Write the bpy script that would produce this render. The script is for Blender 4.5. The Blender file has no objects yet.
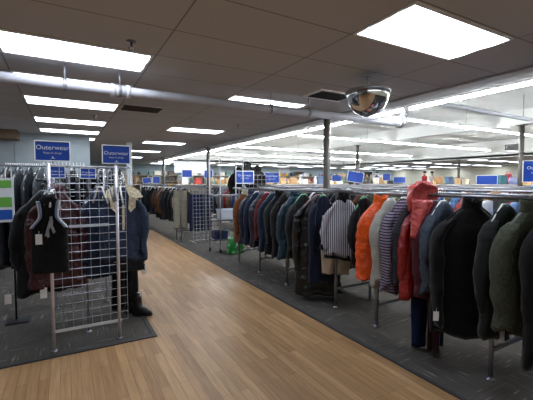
import bpy, math, random
from mathutils import Vector, Matrix, noise
PI = math.pi
C = bpy.context.scene.collection
R = math.radians
rnd = random.Random(7)

# ------------------------------------------------------------------ mesh building
class MB:
    def __init__(s): s.v = []; s.f = []; s.mi = []; s.sm = []
    def add(s, vs, fs, mi=0, smooth=False, M=None):
        b = len(s.v)
        s.v += [tuple(M @ Vector(p)) for p in vs] if M else [tuple(p) for p in vs]
        for f in fs:
            s.f.append(tuple(b + i for i in f)); s.mi.append(mi); s.sm.append(smooth)
        return s
    def box(s, x0, x1, y0, y1, z0, z1, mi=0, M=None):
        vs = [(x, y, z) for x in (x0, x1) for y in (y0, y1) for z in (z0, z1)]
        return s.add(vs, [(0, 1, 3, 2), (4, 6, 7, 5), (0, 4, 5, 1), (2, 3, 7, 6), (0, 2, 6, 4), (1, 5, 7, 3)], mi, False, M)
    def bevbox(s, x0, x1, y0, y1, z0, z1, b=.01, mi=0, M=None):
        # box whose vertical edges and top/bottom rims are chamfered
        def ring(i, z):
            a, c, d, e = x0 + i, x1 - i, y0 + i, y1 - i
            return [(a + b, d, z), (c - b, d, z), (c, d + b, z), (c, e - b, z), (c - b, e, z), (a + b, e, z), (a, e - b, z), (a, d + b, z)]
        return s.loft([ring(b, z0), ring(0, z0 + b), ring(0, z1 - b), ring(b, z1)], True, mi, False, M)
    def loft(s, rings, caps=True, mi=0, smooth=True, M=None):
        n = len(rings[0]); vs = [p for r in rings for p in r]; fs = []
        for j in range(len(rings) - 1):
            for i in range(n):
                a = j * n + i; b2 = j * n + (i + 1) % n
                fs.append((a, b2, b2 + n, a + n))
        if caps:
            fs.append(tuple(range(n - 1, -1, -1))); fs.append(tuple((len(rings) - 1) * n + i for i in range(n)))
        return s.add(vs, fs, mi, smooth, M)
    def tube(s, pts, r, n=8, mi=0, M=None, caps=True):
        rings = []; pts = [Vector(p) for p in pts]
        up = None
        for i, p in enumerate(pts):
            d = (pts[min(i + 1, len(pts) - 1)] - pts[max(i - 1, 0)]).normalized()
            if up is None: up = Vector((0, 0, 1)) if abs(d.z) < .9 else Vector((1, 0, 0))
            a = d.cross(up).normalized(); b = a.cross(d).normalized(); up = b
            rr = r[i] if isinstance(r, (list, tuple)) else r
            rings.append([tuple(p + a * rr * math.cos(2 * PI * k / n) + b * rr * math.sin(2 * PI * k / n)) for k in range(n)])
        return s.loft(rings, caps, mi, n > 5, M)
    def lathe(s, prof, n=24, mi=0, M=None, caps=True):
        return s.loft([[(r * math.cos(2 * PI * k / n), r * math.sin(2 * PI * k / n), z) for k in range(n)] for r, z in prof], caps, mi, True, M)
    def build(s, name, mats, parent=None):
        me = bpy.data.meshes.new(name); me.from_pydata(s.v, [], s.f)
        if not isinstance(mats, (list, tuple)): mats = [mats]
        for m in mats: me.materials.append(m)
        me.polygons.foreach_set('material_index', s.mi)
        me.polygons.foreach_set('use_smooth', s.sm); me.update()
        o = bpy.data.objects.new(name, me); C.objects.link(o)
        if parent: o.parent = parent
        return o
def T(x, y, z, rz=0, rx=0, ry=0):
    return Matrix.Translation((x, y, z)) @ Matrix.Rotation(rz, 4, 'Z') @ Matrix.Rotation(rx, 4, 'X') @ Matrix.Rotation(ry, 4, 'Y')
def crumple(rings, amp, seed, slope=.32):
    # cloth creases: mostly vertical folds, plus the droop of the shoulders away from the hanger
    out = []; off = Vector((seed * 3.7, seed * 1.3, seed * 2.1)); n = len(rings)
    for j, r in enumerate(rings):
        q = []
        for p in r:
            x, y, z = p
            k = max(0, min(1, (-z - .1) / .2)) * (.6 + .4 * min(1, -z))
            a = noise.noise_vector(Vector((x * 9, y * 9, z * 2.6)) + off); b = noise.noise_vector(Vector((x * 20, y * 20, z * 11)) + off)
            c = abs(noise.noise(Vector((x * 14, y * 14, z * 5)) - off))
            d = slope * abs(x) * math.exp(-max(0, -z - .12) * 3.2)
            q.append((x + k * amp * (1.1 * a.x + .45 * b.x), y + k * amp * (1.5 * a.y + .55 * b.y + .9 * (.25 - c) * (1 if y > 0 else -1)), z - d + k * amp * .5 * b.z))
        out.append(q)
    return out
def tag(o, label, cat, group=None, kind=None):
    o['label'] = label; o['category'] = cat
    if group: o['group'] = group
    if kind: o['kind'] = kind
    return o
def thing(name, label, cat, loc=(0, 0, 0), rz=0, group=None):
    o = bpy.data.objects.new(name, None); C.objects.link(o)
    o.empty_display_size = .1
    o.location = loc; o.rotation_euler = (0, 0, rz)
    return tag(o, label, cat, group)
def struct(o): o['kind'] = 'structure'; return o
def dup(root, loc, rz=0, label=None, group=None, scale=None, mat=None):
    r = root.copy(); C.objects.link(r); r.location = loc; r.rotation_euler = (0, 0, rz)
    if label: r['label'] = label
    if group: r['group'] = group
    if scale: r.scale = scale
    for ch in list(root.children):
        c = ch.copy(); C.objects.link(c); c.parent = r
        for g in ch.children:
            d = g.copy(); C.objects.link(d); d.parent = c
    return r

# ------------------------------------------------------------------ materials
def lin(c):
    return tuple(((v / 255) / 12.92 if v / 255 <= .04045 else ((v / 255 + .055) / 1.055) ** 2.4) for v in c) + (1,)
def newmat(name):
    m = bpy.data.materials.new(name); m.use_nodes = True; nt = m.node_tree
    return m, nt, nt.nodes['Principled BSDF']
def nd(nt, t, **k):
    n = nt.nodes.new(t)
    for a, b in k.items():
        if a.startswith('i_'): n.inputs[a[2:].replace('_', ' ')].default_value = b
        else: setattr(n, a, b)
    return n
_mc = {}
def plain(name, c, rough=.6, metal=0, vary=.08, scale=8, bump=0, spec=.4):
    k = ('p', name)
    if k in _mc: return _mc[k]
    m, nt, p = newmat(name)
    p.inputs['Roughness'].default_value = rough; p.inputs['Metallic'].default_value = metal
    p.inputs['Specular IOR Level'].default_value = spec
    tc = nd(nt, 'ShaderNodeTexCoord'); no = nd(nt, 'ShaderNodeTexNoise', i_Scale=scale, i_Detail=4.0)
    nt.links.new(tc.outputs['Object'], no.inputs['Vector'])
    rp = nd(nt, 'ShaderNodeValToRGB'); L = lin(c)
    rp.color_ramp.elements[0].position = .3; rp.color_ramp.elements[1].position = .7
    rp.color_ramp.elements[0].color = tuple(v * (1 - vary) for v in L[:3]) + (1,)
    rp.color_ramp.elements[1].color = tuple(min(1, v * (1 + vary)) for v in L[:3]) + (1,)
    nt.links.new(no.outputs['Fac'], rp.inputs['Fac']); nt.links.new(rp.outputs['Color'], p.inputs['Base Color'])
    if bump:
        b = nd(nt, 'ShaderNodeBump', i_Strength=bump, i_Distance=.01); n2 = nd(nt, 'ShaderNodeTexNoise', i_Scale=scale * 8)
        nt.links.new(tc.outputs['Object'], n2.inputs['Vector'])
        nt.links.new(n2.outputs['Fac'], b.inputs['Height']); nt.links.new(b.outputs['Normal'], p.inputs['Normal'])
    _mc[k] = m; return m
def fabric(c, kind='cloth'):
    k = (tuple(c), kind)
    if k in _mc: return _mc[k]
    m, nt, p = newmat('%s_fabric' % kind)
    shiny = kind in ('nylon', 'plastic')
    p.inputs['Roughness'].default_value = {'nylon': .32, 'plastic': .22, 'leather': .4}.get(kind, .9)
    p.inputs['Specular IOR Level'].default_value = .5 if kind in ('nylon', 'plastic', 'leather') else .15
    if kind in ('cloth', 'fleece', 'knit'): p.inputs['Sheen Weight'].default_value = .12
    L = lin(c); tc = nd(nt, 'ShaderNodeTexCoord')
    no = nd(nt, 'ShaderNodeTexNoise', i_Scale={'denim': 60., 'fleece': 45.}.get(kind, 9.), i_Detail=5.0)
    nt.links.new(tc.outputs['Object'], no.inputs['Vector'])
    va = {'denim': .35, 'fleece': .3}.get(kind, .15)
    rp = nd(nt, 'ShaderNodeValToRGB'); e = rp.color_ramp.elements
    e[0].position = .3; e[1].position = .7
    e[0].color = tuple(v * (1 - va) for v in L[:3]) + (1,); e[1].color = tuple(min(1, v * (1 + va)) for v in L[:3]) + (1,)
    nt.links.new(no.outputs['Fac'], rp.inputs['Fac']); nt.links.new(rp.outputs['Color'], p.inputs['Base Color'])
    b = nd(nt, 'ShaderNodeBump', i_Strength=.5 if kind != 'nylon' else .9, i_Distance=.012 if kind != 'nylon' else .03)
    n2 = nd(nt, 'ShaderNodeTexNoise', i_Scale={'nylon': 14., 'plastic': 12., 'fleece': 90.}.get(kind, 26.), i_Detail=3.0)
    nt.links.new(tc.outputs['Object'], n2.inputs['Vector'])
    nt.links.new(n2.outputs['Fac'], b.inputs['Height']); nt.links.new(b.outputs['Normal'], p.inputs['Normal'])
    _mc[k] = m; return m
def striped(name, c1, c2, axis, freq, duty=.5):
    m, nt, p = newmat(name); p.inputs['Roughness'].default_value = .9; p.inputs['Specular IOR Level'].default_value = .15
    tc = nd(nt, 'ShaderNodeTexCoord'); w = nd(nt, 'ShaderNodeTexWave', bands_direction=axis, i_Scale=freq, i_Distortion=.6, i_Detail=1.0)
    nt.links.new(tc.outputs['Object'], w.inputs['Vector'])
    rp = nd(nt, 'ShaderNodeValToRGB'); e = rp.color_ramp.elements
    e[0].position = duty - .12; e[1].position = duty + .12; e[0].color = lin(c1); e[1].color = lin(c2)
    nt.links.new(w.outputs['Fac'], rp.inputs['Fac']); nt.links.new(rp.outputs['Color'], p.inputs['Base Color'])
    return m
def emit(name, c, s):
    m = bpy.data.materials.new(name); m.use_nodes = True; nt = m.node_tree; nt.nodes.clear()
    e = nt.nodes.new('ShaderNodeEmission'); o = nt.nodes.new('ShaderNodeOutputMaterial')
    e.inputs['Color'].default_value = lin(c); e.inputs['Strength'].default_value = s
    nt.links.new(e.outputs[0], o.inputs[0]); return m

def ceiling_mat():
    m, nt, p = newmat('ceiling_tile'); p.inputs['Roughness'].default_value = .95; p.inputs['Specular IOR Level'].default_value = .1
    tc = nd(nt, 'ShaderNodeTexCoord'); mp = nd(nt, 'ShaderNodeMapping'); mp.inputs['Location'].default_value = (-.75 + 1.222 * 10, -2.145 + .606 * 20, 0)
    br = nd(nt, 'ShaderNodeTexBrick', offset=0.0, squash=1.0)
    br.inputs['Scale'].default_value = 1; br.inputs['Brick Width'].default_value = 1.222; br.inputs['Row Height'].default_value = .606
    br.inputs['Mortar Size'].default_value = .008; br.inputs['Mortar Smooth'].default_value = .3; br.inputs['Bias'].default_value = 0
    br.inputs['Color1'].default_value = lin((208, 208, 210)); br.inputs['Color2'].default_value = lin((202, 202, 204)); br.inputs['Mortar'].default_value = lin((150, 147, 146))
    nt.links.new(tc.outputs['Object'], mp.inputs[0]); nt.links.new(mp.outputs[0], br.inputs['Vector'])
    no = nd(nt, 'ShaderNodeTexNoise', i_Scale=60.0, i_Detail=6.0); nt.links.new(tc.outputs['Object'], no.inputs['Vector'])
    mx = nd(nt, 'ShaderNodeMixRGB', blend_type='MULTIPLY'); mx.inputs[0].default_value = .1
    nt.links.new(br.outputs['Color'], mx.inputs[1]); nt.links.new(no.outputs['Fac'], mx.inputs[2])
    nt.links.new(mx.outputs[0], p.inputs['Base Color'])
    b = nd(nt, 'ShaderNodeBump', i_Strength=.3, i_Distance=.004); nt.links.new(no.outputs['Fac'], b.inputs['Height']); nt.links.new(b.outputs[0], p.inputs['Normal'])
    return m
def wood_mat():
    m, nt, p = newmat('wood_plank_floor'); p.inputs['Roughness'].default_value = .42; p.inputs['Specular IOR Level'].default_value = .35
    tc = nd(nt, 'ShaderNodeTexCoord'); mp = nd(nt, 'ShaderNodeMapping'); mp.inputs['Rotation'].default_value = (0, 0, R(90)); mp.inputs['Location'].default_value = (30, 30, 0)
    br = nd(nt, 'ShaderNodeTexBrick', offset=.37, squash=1.0)
    br.inputs['Scale'].default_value = 1; br.inputs['Brick Width'].default_value = .92; br.inputs['Row Height'].default_value = .075
    br.inputs['Mortar Size'].default_value = .0016; br.inputs['Bias'].default_value = 0
    br.inputs['Color1'].default_value = lin((182, 146, 106)); br.inputs['Color2'].default_value = lin((156, 121, 84)); br.inputs['Mortar'].default_value = lin((120, 88, 60))
    nt.links.new(tc.outputs['Object'], mp.inputs[0]); nt.links.new(mp.outputs[0], br.inputs['Vector'])
    m2 = nd(nt, 'ShaderNodeMapping'); m2.inputs['Scale'].default_value = (34, 2.2, 1)
    nt.links.new(tc.outputs['Object'], m2.inputs[0])
    no = nd(nt, 'ShaderNodeTexNoise', i_Scale=1.0, i_Detail=6.0, i_Roughness=.6); nt.links.new(m2.outputs[0], no.inputs['Vector'])
    rp = nd(nt, 'ShaderNodeValToRGB'); e = rp.color_ramp.elements; e[0].position = .3; e[1].position = .72
    e[0].color = (.62, .6, .58, 1); e[1].color = (1.12, 1.1, 1.06, 1)
    nt.links.new(no.outputs['Fac'], rp.inputs['Fac'])
    mx = nd(nt, 'ShaderNodeMixRGB', blend_type='MULTIPLY'); mx.inputs[0].default_value = .8
    nt.links.new(br.outputs['Color'], mx.inputs[1]); nt.links.new(rp.outputs['Color'], mx.inputs[2])
    nt.links.new(mx.outputs[0], p.inputs['Base Color'])
    return m
def carpet_mat():
    # carpet tiles laid quarter-turned, each with broken light dashes along its own direction
    m, nt, p = newmat('carpet_tile'); p.inputs['Roughness'].default_value = 1; p.inputs['Specular IOR Level'].default_value = .05
    tc = nd(nt, 'ShaderNodeTexCoord')
    ch = nd(nt, 'ShaderNodeTexChecker', i_Scale=1 / .5); ch.inputs['Color1'].default_value = (0, 0, 0, 1); ch.inputs['Color2'].default_value = (1, 1, 1, 1)
    nt.links.new(tc.outputs['Object'], ch.inputs['Vector'])
    outs = []
    for sc in ((45, 4, 1), (4, 45, 1)):
        mp = nd(nt, 'ShaderNodeMapping'); mp.inputs['Scale'].default_value = sc; nt.links.new(tc.outputs['Object'], mp.inputs[0])
        no = nd(nt, 'ShaderNodeTexNoise', i_Scale=1.0, i_Detail=1.5); nt.links.new(mp.outputs[0], no.inputs['Vector']); outs.append(no)
    mx = nd(nt, 'ShaderNodeMixRGB'); nt.links.new(ch.outputs['Fac'], mx.inputs[0])
    nt.links.new(outs[0].outputs['Fac'], mx.inputs[1]); nt.links.new(outs[1].outputs['Fac'], mx.inputs[2])
    rp = nd(nt, 'ShaderNodeValToRGB'); e = rp.color_ramp.elements
    e[0].position = .35; e[0].color = lin((74, 71, 68)); e[1].position = .8; e[1].color = lin((150, 146, 140))
    a = rp.color_ramp.elements.new(.63); a.color = lin((84, 80, 76))
    nt.links.new(mx.outputs[0], rp.inputs['Fac'])
    n3 = nd(nt, 'ShaderNodeTexNoise', i_Scale=220.0); nt.links.new(tc.outputs['Object'], n3.inputs['Vector'])
    m3 = nd(nt, 'ShaderNodeMixRGB', blend_type='OVERLAY'); m3.inputs[0].default_value = .35
    nt.links.new(rp.outputs['Color'], m3.inputs[1]); nt.links.new(n3.outputs['Fac'], m3.inputs[2])
    nt.links.new(m3.outputs[0], p.inputs['Base Color'])
    return m
CEIL = ceiling_mat(); WOOD = wood_mat(); CARPET = carpet_mat()
RUBBER = plain('rubber_strip', (52, 52, 54), .6)
WHITEC = plain('raised_ceiling_paint', (226, 226, 222), .9, vary=.04, scale=2)
WALLB = plain('wall_blue_grey', (168, 182, 186), .85, vary=.04, scale=3)
WALLC = plain('wall_cream', (234, 228, 208), .85, vary=.03, scale=2)
WALLG = plain('wall_grey_panel', (150, 160, 164), .8, vary=.05, scale=3)
CHROME = plain('chrome', (128, 128, 134), .33, 1, vary=.03)
STEEL = plain('zinc_wire', (160, 160, 166), .4, .6, vary=.05)
WHITEP = plain('white_enamel', (236, 236, 236), .4, vary=.03)
PIPEM = plain('pipe_paint', (178, 178, 186), .5, vary=.08, scale=5)
CLAMPM = plain('pipe_clamp', (150, 150, 155), .4, .5)
BEAMM = plain('soffit_paint', (172, 170, 168), .8, vary=.05, scale=2)
COLM = plain('column_paint', (78, 74, 68), .5, vary=.12, scale=4)
DARK = plain('dark_void', (14, 14, 14), .8)
BLUE = plain('sign_blue', (20, 62, 150), .45, vary=.06, scale=4)
PAPER = plain('white_paper', (215, 218, 222), .6, vary=.02)
BLACKP = plain('black_plastic', (18, 18, 19), .4)
TROF = emit('troffer_glow', (232, 242, 255), 6.0)
TUBE = emit('tube_glow', (244, 250, 255), 62.0)

# ------------------------------------------------------------------ the setting
H = 2.755; HR = 3.5; XE = 4.03; YB = 24.0; XR = 27.6; XL = -9.0; YF = -6.0
RX1 = 17.3; RY1 = 19.5
m = MB(); m.box(XL, 2.5, YF, 3.72, -.1, 0); m.box(.77, 2.5, 3.72, 12.2, -.1, 0)
struct(m.build('floor', WOOD))
m = MB(); m.box(2.5, XR, YF, YB, -.1, .004); m.box(XL, 2.5, 12.2, YB, -.1, .004); m.box(XL, .77, 3.72, 12.2, -.1, .004)
struct(m.build('floor', CARPET))
m = MB(); m.box(2.485, 2.525, YF, 12.2, .004, .010); struct(m.build('trim_1', RUBBER))
m = MB(); m.box(XL, .79, 3.695, 3.745, .0, .011); m.box(.75, .79, 3.745, 12.2, .0, .011); struct(m.build('trim_2', RUBBER))
m = MB(); m.box(XL, XE, YF, YB, H, H + .12); struct(m.build('ceiling', CEIL))
m = MB(); m.box(RX1, XR, YF, YB, H, H + .1); m.box(XE, RX1, RY1, YB, H, H + .1); struct(m.build('ceiling', plain('pale_ceiling', (232, 231, 228), .9)))
m = MB(); m.box(XE, RX1 + .2, YF, RY1 + .2, HR, HR + .1); struct(m.build('ceiling', WHITEC))
m = MB(); m.box(XE, XE + .36, YF, RY1, H - .03, HR); struct(m.build('trim_3', BEAMM))        # soffit along the edge of the low ceiling
m = MB(); m.box(RX1, RX1 + .15, YF, RY1, H - .03, HR); struct(m.build('trim_4', WHITEC))
m = MB(); m.box(XE, RX1, RY1, RY1 + .15, H - .03, HR); struct(m.build('trim_5', WHITEC))
for i, x in enumerate((10.6,)):                                                           # roof beams
    m = MB(); m.box(x - .13, x + .13, YF, RY1, 3.12, HR); struct(m.build('trim_%d' % (6 + i), WHITEC))
m = MB(); m.box(XL, XR, YB, YB + .15, 0, HR); struct(m.build('wall_back', WALLB))
m = MB(); m.box(XR, XR + .15, YF, YB, 0, HR); struct(m.build('wall_right', WALLC))
m = MB(); m.box(XL - .15, XL, YF, YB, 0, HR); struct(m.build('wall_left', WALLB))
m = MB(); m.box(XL, XR, YF - .15, YF, 0, HR); struct(m.build('wall_front', WALLC))
m = MB(); m.box(XL, .56, 10.1, 10.25, 0, H)
for k in range(24): m.box(XL + .4 * k, XL + .4 * k + .012, 10.085, 10.1, 0, H)
struct(m.build('wall_partition', WALLG))
m = MB(); m.box(1.57, 1.71, 11, 11.14, 0, H); struct(m.build('trim_8', plain('pale_post', (190, 196, 200), .6)))
m = MB(); m.box(-4, -.9, 9.6, 10.08, 2.56, H); struct(m.build('trim_9', plain('brown_bulkhead', (120, 100, 80), .7)))
# window frame in the far right of the back wall
win = thing('window_1', 'white framed window in the far back wall', 'window'); win['kind'] = 'structure'
del win['label']; del win['category']
m = MB()
for x in (22.4, 23.6, 24.9): m.box(x - .05, x + .05, YB - .06, YB - .001, 1.0, 2.6)
for z in (1.0, 1.9, 2.6): m.box(22.4, 24.9, YB - .06, YB - .001, z - .05, z + .05)
m.build('window_frame', WHITEP, win)
m = MB(); m.box(22.4, 24.9, YB - .03, YB - .002, 1.0, 2.6); m.build('window_pane', plain('dusky_glass', (50, 62, 64), .1), win)

# columns
def column(x, y, top, label):
    t = thing('support_column', label, 'column', (x, y, 0), 0)
    m = MB(); m.lathe([(.062, 0.004), (.062, top)], 20); m.build('shaft', COLM, t)
    m = MB(); m.box(-.11, .11, -.11, .11, .004, .02); m.build('base_plate', COLM, t)
    m = MB(); m.box(-.1, .1, -.1, .1, top - .02, top); m.build('cap_plate', COLM, t)
zt = H - .03
for x, y, top, l in [(4.03, 4.96, zt, 'dark round steel column nearest the camera, on the low ceiling edge'),
                  (4.06, 11.0, zt, 'second dark steel column along the low ceiling edge'),
                  (4.05, 17.0, zt, 'farthest thin dark column on the low ceiling edge'),
                  (10.64, 4.96, 3.12, 'grey column at far right standing among the back racks'),
                  (10.55, 11.0, 3.12, 'slim grey column just right of the nearest dark column'),
                  (17.2, 10.8, zt, 'slim dark column before the cream wall at right')]:
    column(x, y, top, l)

# ------------------------------------------------------------------ ceiling lights
def troffer(x, y, z=H, label='', big=None):
    t = thing('ceiling_light', label, 'light', (x, y, z), 0, 'recessed ceiling light panels')
    m = MB()
    w, d = .575, .262
    for a in ((-w - .025, w + .025, -d - .025, -d), (-w - .025, w + .025, d, d + .025), (-w - .025, -w, -d, d), (w, w + .025, -d, d)):
        m.box(*a, -.012, .0)
    m.build('frame', WHITEP, t)
    m = MB()   # prismatic lens with two shallow lobes
    n = 12; rows = []
    for i in range(n + 1):
        yy = -d + 2 * d * i / n; zz = -.006 - .010 * abs(math.sin(2 * PI * i / n))
        rows.append([(-w, yy, zz), (w, yy, zz)])
    m.add([p for r in rows for p in r], [(2 * i, 2 * i + 1, 2 * i + 3, 2 * i + 2) for i in range(n)], 0, True)
    m.build('diffuser', TROF, t)
    return t
tl = []
for y, l in [(3.65, 'large bright ceiling panel at the upper left corner, before the pipe'),
             (4.84, 'ceiling panel mostly hidden behind the grey pipe at left'),
             (6.0, 'long ceiling panel directly past the pipe at left'),
             (7.77, 'second ceiling panel past the pipe at left'),
             (9.3, 'third ceiling panel past the pipe, above the left blue sign'),
             (10.7, 'fourth ceiling panel past the pipe above the left signs'),
             (13.6, 'distant ceiling panel right of the second blue sign'),
             (16.8, 'farther ceiling panel right of the second blue sign'),
             (20.2, 'farthest ceiling panel of the left column of lights')]:
    tl.append((.13, y, l))
for y, l in [(1.84, 'big bright ceiling panel at the upper right'),
             (4.64, 'ceiling panel peeking above the pipe in the middle'),
             (7.77, 'ceiling panel alone in the dark ceiling at centre left'),
             (10.7, 'ceiling panel second past the pipe in the middle column'),
             (13.9, 'distant ceiling panel third past the pipe in the middle column'),
             (17.5, 'very far ceiling panel near the thin column'),
             (20.8, 'farthest ceiling panel over the back shelves')]:
    tl.append((2.57, y, l))
first = troffer(tl[0][0], tl[0][1], H, tl[0][2])
for x, y, l in tl[1:]: dup(first, (x, y, H), 0, l)
for x in (-2.31, -4.75, -7.2):
    for y in (3.65, 7.77): dup(first, (x, y, H), 0, 'ceiling panel beyond the left side of the picture', 'unseen left light panels')
for x in (.13, 2.57):
    for y in (-1.3, -4.2): dup(first, (x, y, H), 0, 'ceiling panel behind the viewer', 'light panels behind the viewer')
k = 0
for x in (18.8, 20.8, 22.8, 24.8, 26.6):  # rows filled out with extra panels, added to brighten the far right walls
    for y in (-2, 1.5, 4.5, 7.5, 10.8, 14.1, 17.4, 20.2, 22.8):
        dup(first, (x, y, H), 0, 'far ceiling panel in rows thickened with added ones to brighten the cream right wall', 'far right light panels')
for x, y in [(a, b) for a in (5.2, 7.4, 9.6, 11.8, 14, 16.2) for b in (20.6, 22.6)]:  # panels added to lift the light on the back wall and banner
    dup(first, (x, y, H), 0, 'far ceiling panel added to brighten the low strip along the back wall', 'added back strip light panels')

def strip(x0, y0, x1, y1, z, label, group):
    v = Vector((x1 - x0, y1 - y0, 0)); L = v.length; a = math.atan2(v.y, v.x)
    t = thing('strip_light', label, 'light', (x0, y0, z), a, group)
    n = max(1, round(L / 2.4)); m = MB(); e = MB(); s = MB()
    for i in range(n):
        p = i * L / n + .02; q = (i + 1) * L / n - .02
        m.box(p, q, -.04, .04, .0, .05)
        for yy in (-.022, .022): e.tube([(p + .03, yy, -.016), (q - .03, yy, -.016)], .013, 8)
        m.box(p, p + .03, -.04, .04, -.034, 0); m.box(q - .03, q, -.04, .04, -.034, 0)
        s.tube([(p + .3, 0, .06), (p + .3, 0, HR - z)], .006, 5)
    m.build('housing', WHITEP, t); e.build('fluorescent_tube', TUBE, t); s.build('hanging_rod', STEEL, t)
    return t
strip(4.6, 1.2, 4.6, 18.9, 2.73, 'long strip of fluorescent tubes beside the low ceiling edge', 'strip lights of the raised ceiling')
for Y, l in [(2.6, 'strip light row closest to the viewer in the raised ceiling'), (5.6, 'strip light row crossing behind the end of the grey pipe'),
             (9.1, 'second strip light row past the grey pipe end'), (13.3, 'third strip light row in the raised ceiling'), (17.2, 'farthest strip light row in the raised ceiling')]:
    strip(6.2, Y, 16.8, Y, 3.05, l, 'strip lights of the raised ceiling')

# ------------------------------------------------------------------ pipes, mirror, sprinklers, vents
t = thing('sprinkler_pipe', 'grey overhead pipe crossing under the ceiling from the left', 'pipe', (0, 4.04, 2.55))
m = MB(); m.tube([(-8.9, 0, 0), (4.84, 0, 0), (4.9, 0, .03), (4.9, 0, .38), (4.97, 0, .44), (16.8, 0, .40)], [.053] * 2 + [.05] * 2 + [.042] * 2, 16); m.build('pipe', PIPEM, t)
for x in (.02, .52, 2.35, 2.95): 
    m = MB(); w = .062
    m.tube([(x - .018, 0, 0), (x + .018, 0, 0)], w, 16); m.build('clamp', CLAMPM, t)
    m = MB(); m.tube([(x, 0, .06), (x, 0, .205)], .008, 6); m.build('hanger_rod', STEEL, t)
m = MB(); m.tube([(.43, 0, 0), (.47, 0, 0)], .07, 16); m.tube([(.47, 0, 0), (.58, 0, 0)], .062, 16); m.tube([(.58, 0, 0), (.62, 0, 0)], .07, 16); m.build('coupling', PIPEM, t)
for x, z in ((4.8, 0), (4.9, .2)):
    m = MB()
    if z: m.tube([(4.9, 0, .12), (4.9, 0, .2)], .066, 16)
    else: m.tube([(4.74, 0, 0), (4.82, 0, 0)], .066, 16)
    m.build('coupling', CLAMPM, t)
for x in (6.5, 8.7, 11.5, 14):
    m = MB(); m.tube([(x, 0, .42), (x, 0, .95)], .008, 6); m.build('hanger_rod', STEEL, t)

t = thing('security_mirror', 'round convex security mirror hanging from the ceiling', 'mirror', (2.86, 2.84, H - .03))
m = MB(); m.lathe([(.003, -.42), (.06, -.412), (.12, -.38), (.17, -.33), (.205, -.265), (.222, -.205), (.226, -.165)], 36)
m.build('dome', plain('mirror_face', (215, 215, 215), .04, 1, vary=.01), t)
m = MB(); m.lathe([(.224, -.175), (.238, -.172), (.238, -.148), (.224, -.145)], 36); m.build('rim', plain('mirror_rim', (120, 120, 122), .3, .5), t)
m = MB(); m.lathe([(.2, -.155), (.2, -.15), (.05, -.12), (.02, -.11)], 24); m.build('back_plate', DARK, t)
m = MB(); m.tube([(0, 0, -.12), (0, 0, .03)], .008, 6); m.box(-.035, .035, -.012, .012, .01, .029)
m.tube([(0, 0, -.03), (.05, 0, -.05), (.05, 0, -.07)], .004, 5); m.tube([(0, 0, -.03), (-.05, 0, -.05), (-.05, 0, -.07)], .004, 5); m.build('bracket', CLAMPM, t)

def sprinkler(x, y, label):
    t = thing('sprinkler', label, 'sprinkler', (x, y, H))
    m = MB(); m.lathe([(.001, -.012), (.035, -.01), (.04, 0)], 16); m.build('escutcheon', CHROME, t)
    m = MB(); m.tube([(0, 0, -.01), (0, 0, -.045)], .012, 8); m.tube([(0, 0, -.04), (.022, 0, -.055), (.004, 0, -.08)], .004, 5); m.tube([(0, 0, -.04), (-.022, 0, -.055), (-.004, 0, -.08)], .004, 5); m.build('yoke', CHROME, t)
    m = MB(); m.lathe([(.003, -.086), (.024, -.084), (.024, -.081), (.003, -.08)], 12); m.build('deflector', CHROME, t)
sprinkler(.5, 3.14, 'sprinkler head under the ceiling beside the top left light')
sprinkler(.46, 6.86, 'sprinkler head between two ceiling panels past the pipe')
sprinkler(3.08, 6.61, 'sprinkler head in the dark ceiling past the middle of the pipe')

def vent(name, label, x, y, w, d):
    t = thing(name, label, 'vent', (x, y, H))
    m = MB()
    for a in ((-w, w, -d, -d + .02), (-w, w, d - .02, d), (-w, -w + .02, -d, d), (w - .02, w, -d, d)): m.box(*a, -.012, 0)
    m.build('frame', plain('vent_frame', (200, 198, 194), .5), t)
    m = MB(); m.box(-w + .02, w - .02, -d + .02, d - .02, -.002, -.0005); m.build('duct_opening', DARK, t)
    m = MB(); k = 6
    for i in range(k):
        yy = -d + .03 + (2 * d - .06) * i / (k - 1); m.box(-w + .02, w - .02, -.003, .003, -.03, -.0, 0, T(0, yy, 0, 0, R(35)))
    m.build('louver', plain('vent_louver', (70, 66, 62), .5), t)
vent('ceiling_vent', 'slatted ceiling vent past the grey pipe at left', 1.07, 5.85, .3, .2)
t = thing('ceiling_vent', 'dark ceiling opening with a pale edge behind the mirror', 'vent', (3.1, 3.75, H))
m = MB(); m.box(-.28, .28, -.18, .18, -.012, -.001); m.build('opening', DARK, t)
m = MB(); m.box(-.32, .32, -.21, -.18, -.02, -.001); m.box(-.32, .32, .18, .21, -.02, -.001); m.box(-.32, -.28, -.18, .18, -.02, -.001); m.build('frame', WHITEP, t)
t = thing('wall_grille', 'dark air grille high on the far right bulkhead', 'vent', (RX1, 0, 0))
m = MB(); m.box(-.03, 0, 9.1 - 1, 9.1 - .35, 3.0, 3.28); m.build('frame', WHITEP, t)
m = MB(); 
for i in range(5): m.box(-.045, -.03, 8.13, 8.72, 3.02 + i * .052, 3.055 + i * .052)
m.build('louver', DARK, t)

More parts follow.
